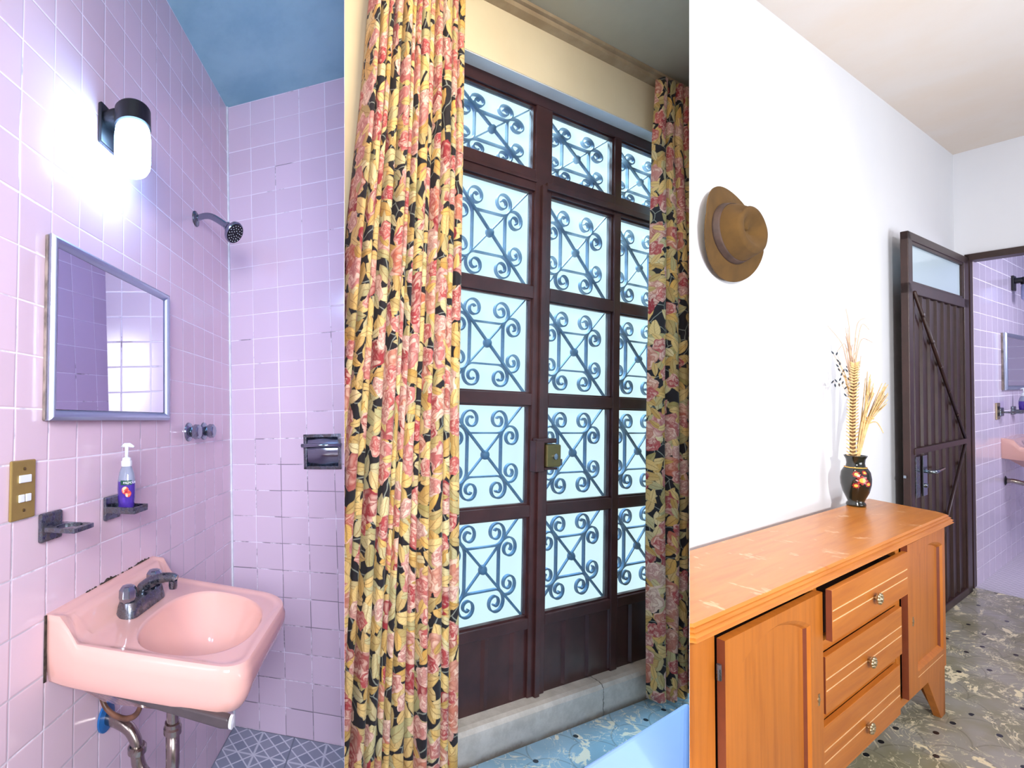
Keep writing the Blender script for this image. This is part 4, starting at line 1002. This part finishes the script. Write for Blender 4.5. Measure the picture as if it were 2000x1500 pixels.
# ---- dried plants in the vase
def stalks(name, label, mat, paths, rr, extra=None, cat='dried plant'):
    t = thing(name, label, cat, 3, (vc[0], vc[1], VZ + 0.19))
    g = G()
    for p in paths: g.tube(smooth_path(p, 5), [rr * (1 - 0.55 * i / (len(p) * 5 - 5)) for i in range((len(p) - 1) * 5 + 1)], 5)
    make(g, 'stems', mat, 3, t, smooth=True)
    return t
rnd = random.Random(11)
ey = Vector((math.cos(view_a + PI / 2), math.sin(view_a + PI / 2), 0))    # to the right as seen from the front of the vase
ed = Vector((math.cos(view_a), math.sin(view_a), 0))
VB = Vector((vc[0], vc[1], VZ))
def vp3(s, h, d=0.0): return VB + ey * s + ed * d + Vector((0, 0, h))
S1 = 0.71   # lateral metres per metre of height seen at this angle
def P3(px, py, d=0.0):   # height/offset taken from the vase's own centre line
    return vp3((px - 1673) / 98 * 0.218 * S1, (992 - py) / 98 * 0.218, d)
# ribbed palm plait
t = thing('plaited_palm', 'tall ribbed stalk of plaited dried palm rising from the black vase', 'dried plant', 3, tuple(P3(1668, 893)))
spine = [P3(1668, 905), P3(1668, 850), P3(1669, 800), P3(1672, 750), P3(1674, 715)]
sp = smooth_path(spine, 16)
make(G().tube(sp, [0.010] * len(sp), 8), 'stem', 'huskdark', 3, t, smooth=True)
g = G()
for i in range(3, len(sp) - 1, 2):
    w = 0.021 * (1 - 0.25 * i / len(sp)); c = sp[i]
    for sg in (-1, 1):
        a = c + ed * 0.010; b = c + ey * sg * w + Vector((0, 0, 0.007)) + ed * 0.004
        g.tube([a, (a + b) / 2 + Vector((0, 0, 0.002)) + ed * 0.005, b + Vector((0, 0, 0.006))], [0.0034, 0.0042, 0.0012], 6)
make(g, 'ribs', 'straw', 3, t, smooth=True)
# pale grass plume above
paths = []
for k in range(16):
    tx = 1664 + rnd.uniform(-9, 14); ty = 650 + rnd.uniform(-10, 50)
    paths.append([P3(1670, 780, rnd.uniform(-.01, .01)), P3(1668 + rnd.uniform(-4, 5), 720, rnd.uniform(-.01, .01)), P3(tx, ty, rnd.uniform(-.02, .02))])
for tx, ty, mx, my in ((1658, 606, 1664, 640), (1621, 637, 1648, 672), (1695, 627, 1680, 638), (1702, 650, 1688, 640), (1708, 675, 1688, 668), (1640, 690, 1655, 675), (1686, 700, 1683, 722)):
    paths.append([P3(1668, 760), P3((mx + 1667) / 2, (my + 740) / 2), P3(mx, my), P3(tx, ty)])
stalks('pampas_grass', 'thin pale dried grass plume at the top of the vase arrangement', 'straw2', paths, 0.0022)
# straw bunch to the right
paths = []
for k in range(22):
    tx = 1700 + rnd.uniform(-6, 10); ty = 738 + rnd.uniform(-8, 40)
    paths.append([P3(1675, 905, rnd.uniform(-.01, .01)), P3(1688 + rnd.uniform(-4, 4), 830, rnd.uniform(-.01, .02)), P3(tx, ty, rnd.uniform(-.02, .03))])
for k in range(26):
    tx = 1726 + rnd.uniform(-10, 10); ty = 760 + rnd.uniform(-8, 36)
    paths.append([P3(1678, 905, rnd.uniform(-.01, .01)), P3(1694 + rnd.uniform(-3, 4), 835, rnd.uniform(-.01, .02)), P3(tx, ty, rnd.uniform(-.02, .03))])
paths.append([P3(1700, 830), P3(1714, 828), P3(1726, 848)])
t = stalks('straw_bunch', 'golden straw tied in a bunch leaning right out of the vase', 'straw', paths, 0.0030)
g = G()
for k in range(10):
    s = rnd.uniform(0, 1); c = P3(1690 + 10 * s, 835 - 20 * s, 0.015); g.tube([c, c + Vector((0, 0, rnd.uniform(-.02, .02))) + ey * rnd.uniform(-.015, .015) + ed * 0.004], 0.003, 5)
make(g, 'knot', 'ochre', 3, t, smooth=True)
# dark seed pods to the left
t = thing('dark_pod_sprig', 'sprig of small dark dried pods left of the palm plait', 'dried plant', 3, tuple(P3(1660, 760)))
g = G(); s_ = G()
for (ax_, ay_) in ((1631, 692), (1639, 694), (1641, 708), (1645, 714), (1640, 718), (1648, 735), (1643, 726), (1630, 750), (1637, 748), (1645, 745), (1650, 752), (1655, 740), (1660, 722), (1665, 726), (1658, 728), (1662, 745), (1656, 762), (1655, 776), (1668, 716), (1652, 728), (1643, 756), (1635, 757), (1678, 745), (1680, 755)):
    c = P3(ax_, ay_, rnd.uniform(-.015, .015)); dr = Vector((0, 0, 1)) + ey * rnd.uniform(-.7, .7)
    g.lathe([(0.0, -0.009), (0.0026, -0.004), (0.003, 0.002), (0.0, 0.010)], c, 8, dr)
    s_.tube([c, (c + P3(1667, 770)) / 2 + Vector((0, 0, 0.01)), P3(1667, 790)], 0.0006, 4)
make(g, 'pods', 'darkseed', 3, t, smooth=True); make(s_, 'twigs', 'ochre', 3, t)
# ---- hat on the wall
t = thing('felt_hat', 'olive brown felt hat with a dark ribbon hanging on the white wall', 'hat', 3, (0.02, -3.0, 1.74))
hc = Vector((0.0, -3.045, 1.898)); n = 72
def brim(a):
    # outer edge of the brim in the wall's plane, long axis tipped
    ca, sa = math.cos(a), math.sin(a); tl = math.radians(-12); A, B = 0.208, 0.168
    y = ca * A; z = sa * B
    return y * math.cos(tl) - z * math.sin(tl) * 1.0, y * math.sin(tl) + z * math.cos(tl)
def hatf(u, v):
    a = 2 * PI * u; y, z = brim(a)
    # v: 0 = outer edge .. 0.4 crown foot .. 1 = crown tip
    if v <= 0.35:
        s = v / 0.35; k = 1 - 0.33 * s
        x = 0.030 + 0.016 * (math.cos(a) ** 2) * (1 - s) ** 1.6 - 0.014 * (1 - s) * abs(math.sin(a)) + 0.002
        return (x, hc.y + y * k, hc.z + z * k)
    s = (v - 0.35) / 0.65
    if s < 0.75:
        q = s / 0.75; k = 0.67 - 0.15 * q; x = 0.030 + 0.068 * q ** 0.9
        pin = 0.022 * sstep(0.5, 1, q) * math.exp(-((((a - PI * 0.72 + PI) % (2*PI)) - PI) / 0.5) ** 2) + 0.018 * sstep(0.5, 1, q) * math.exp(-((((a - PI * 0.28 + PI) % (2*PI)) - PI) / 0.45) ** 2)
        kk = k - pin / 0.17
        return (x, hc.y + y * kk, hc.z + z * kk * 0.93)
    q = (s - 0.75) / 0.25; k = 0.52 * (1 - q)
    yy, zz = y * k, z * k * 0.93
    x = 0.098 + 0.006 * math.sin(PI * min(1, q * 2.2)) - 0.034 * sstep(0.15, 0.9, q) * (1 - 0.5 * abs(math.sin(a)))
    return (x, hc.y + yy, hc.z + zz)
make(G().grid(hatf, n, 60, True), 'hat_body', 'felt', 3, t, smooth=True, solid=0.003)
def bandf(u, v):
    a = 2 * PI * u; q = 0.02 + 0.30 * v; y, z = brim(a); k = 0.67 - 0.15 * q + 0.014; return (0.030 + 0.068 * q ** 0.9, hc.y + y * k, hc.z + z * k * 0.935)
make(G().grid(bandf, n, 4, True), 'ribbon', 'band', 3, t, smooth=True, solid=0.002)
# ---- open brown door leaf with transom pane
D2 = thing('door_2', 'open brown metal door leaf with a frosted top pane, beside the doorway', None, 3, (0.07, -0.6, 0), kind='structure')
XL0, XL1 = 0.050, 0.080; y0, y1, z1 = -1.300, -0.118, 2.160
g = G().box(XL0, XL1, y0, y0 + 0.065, 0.005, z1).box(XL0, XL1, y1 - 0.105, y1, 0.005, z1).box(XL0, XL1, y0, y1, z1 - 0.045, z1).box(XL0, XL1, y0, y1, 1.83, 1.888).box(XL0, XL1, y0, y1, 0.005, 0.05)
make(g, 'leaf_frame', 'brown3', 3, D2, bevel=0.003)
g = G().box(XL0 + 0.006, XL0 + 0.012, y0 + 0.06, y1 - 0.10, 0.04, 1.84)
ys = y0 + 0.11
while ys < y1 - 0.12:
    g.prism([(XL0 + 0.010, ys), (XL0 + 0.022, ys + 0.010), (XL0 + 0.022, ys + 0.022), (XL0 + 0.010, ys + 0.032)], 'z', 0.045, 1.835); ys += 0.135
make(g, 'ribbed_panel', 'brown3', 3, D2)
make(G().box(XL0 + 0.010, XL0 + 0.015, y0 + 0.06, y1 - 0.10, 1.885, z1 - 0.04), 'transom_pane', 'trans_glass', 3, D2)
make(G().box(XL0 + 0.016, XL0 + 0.026, y0 + 0.06, y1 - 0.10, 1.885, 1.900).box(XL0 + 0.016, XL0 + 0.026, y0 + 0.06, y1 - 0.10, z1 - 0.060, z1 - 0.045).box(XL0 + 0.016, XL0 + 0.026, y0 + 0.06, y0 + 0.085, 1.885, z1 - 0.045).box(XL0 + 0.016, XL0 + 0.026, y1 - 0.128, y1 - 0.103, 1.885, z1 - 0.045), 'glazing_bead', 'brown3', 3, D2)
g = G().tube([(0.083, -1.226, 1.841), (0.083, -0.267, 1.005)], 0.008, 8); make(g, 'brace_rod', 'brown3', 3, D2, smooth=True)
for k in range(5):
    f_ = 0.14 + 0.17 * k; make(G().lathe([(0.013, 0), (0.012, 0.006), (0.0, 0.009)], (0.085, -1.226 + 0.959 * f_, 1.841 - 0.836 * f_), 10, (1, 0, 0)), 'weld_boss', 'brown3', 3, D2)
g = G().tube([(0.083, -0.270, 0.965), (0.083, -1.18, 0.06)], 0.008, 8); make(g, 'brace_rod', 'brown3', 3, D2, smooth=True)
make(G().box(XL1 - 0.012, XL1 + 0.006, y0 + 0.05, y1 - 0.09, 0.968, 1.000), 'middle_rail', 'brown3', 3, D2, bevel=0.002)
lk = make(G().box(XL1, XL1 + 0.006, -1.125, -1.055, 0.735, 0.955), 'lock_plate', 'chrome', 3, D2, bevel=0.002, label='chrome lock plate')
make(G().tube([(XL1 + 0.004, -1.09, 0.868), (XL1 + 0.035, -1.09, 0.868), (XL1 + 0.040, -1.06, 0.868), (XL1 + 0.036, -0.90, 0.872)], [0.009, 0.009, 0.009, 0.006], 10), 'lever_handle', 'chrome', 3, lk, smooth=True)
make(G().lathe([(0.012, 0), (0.011, 0.008), (0.0, 0.010)], (XL1 + 0.006, -1.09, 0.790), 14, (1, 0, 0)), 'key_cylinder', 'chrome', 3, lk, smooth='auto')
make(G().box(XL1, XL1 + 0.004, -1.235, -1.170, 0.735, 0.955), 'latch_case', 'oldchrome', 3, lk, bevel=0.002)
make(G().box(XL0 + 0.006, XL0 + 0.016, y0 - 0.020, y0 - 0.001, 0.848, 0.862), 'latch_bolt', 'chrome', 3, lk)
# door frame in the far wall
g = G().box(0.045, 1.22, -0.014, 0.10, 2.158, 2.200).box(0.045, 0.068, -0.014, 0.10, 0, 2.2); struct(g, 'trim_5', 'brown3', 3, label='brown metal frame around the doorway')
# ---- things in the shower room beyond
sconce(3, 0.07, 1.20, 1.98, False, 'unlit wall lamp with a black cap seen through the doorway')
mirror(3, 0.07, 0.80, 1.60, 1.295, 1.720, 'framed mirror on the lilac tiles seen through the doorway', 0.04)
basin(3, 0.07, 0.76, 1.35, 0.868, 0.940, 'pink washbasin seen through the doorway', 0.44)
t = thing('basin_tap', 'chrome tap on the washbasin seen through the doorway', 'tap', 3, (0.18, 1.1, 0.868))
make(G().lathe([(0.028, 0.866), (0.026, 0.885), (0.018, 0.895), (0.022, 0.91), (0.020, 0.935), (0.0, 0.94)], (0.17, 0.98, 0), 8), 'tap_handle', 'chrome', 3, t, bevel=0.002)
make(G().tube(smooth_path([(0.17, 1.04, 0.87), (0.17, 1.04, 0.92), (0.21, 1.04, 0.945), (0.28, 1.04, 0.945)], 5), 0.012, 12), 'spout', 'chrome', 3, t, smooth=True)
holder(3, 0.07, 0.74, 'metal tumbler ring holder seen through the doorway', 'tumbler_holder', True, 1.4)
holder(3, 0.07, 1.14, 'metal soap dish seen through the doorway', 'soap_dish', False, 1.4, kind_cat='soap dish')
soap(3, 0.125, 1.14, 1.1355, 'pump bottle of soap on the dish seen through the doorway', False)
t = thing('light_switch', 'small brass light switch plate seen through the doorway', 'light switch', 3, (0.07, 0.65, 1.09))
make(G().box(0.07, 0.078, 0.60, 0.70, 1.085, 1.205), 'cover_plate', 'knobmetal', 3, t, bevel=0.002)
make(G().box(0.077, 0.081, 0.625, 0.675, 1.155, 1.180).box(0.077, 0.081, 0.625, 0.675, 1.110, 1.135), 'rocker', 'black', 3, t)
t = thing('drain_trap', 'grey drain pipe under the washbasin seen through the doorway', 'drain pipe', 3, (0.2, 1.0, 0.4))
make(G().tube(smooth_path([(0.07, 0.88, 0.62), (0.12, 0.88, 0.62), (0.19, 0.92, 0.58), (0.22, 0.95, 0.48), (0.26, 0.98, 0.45), (0.28, 1.0, 0.52), (0.28, 1.0, 0.78)], 6), 0.017, 14), 'u_bend', 'pipe', 3, t, smooth=True)
make(G().lathe([(0.020, 0.0), (0.036, 0.001), (0.018, 0.009)], (0.07, 0.88, 0.62), 20, (1, 0, 0)), 'wall_flange', 'black', 3, t)
for o in list(bpy.data.objects):
    if '_o' in o: del o['_o']
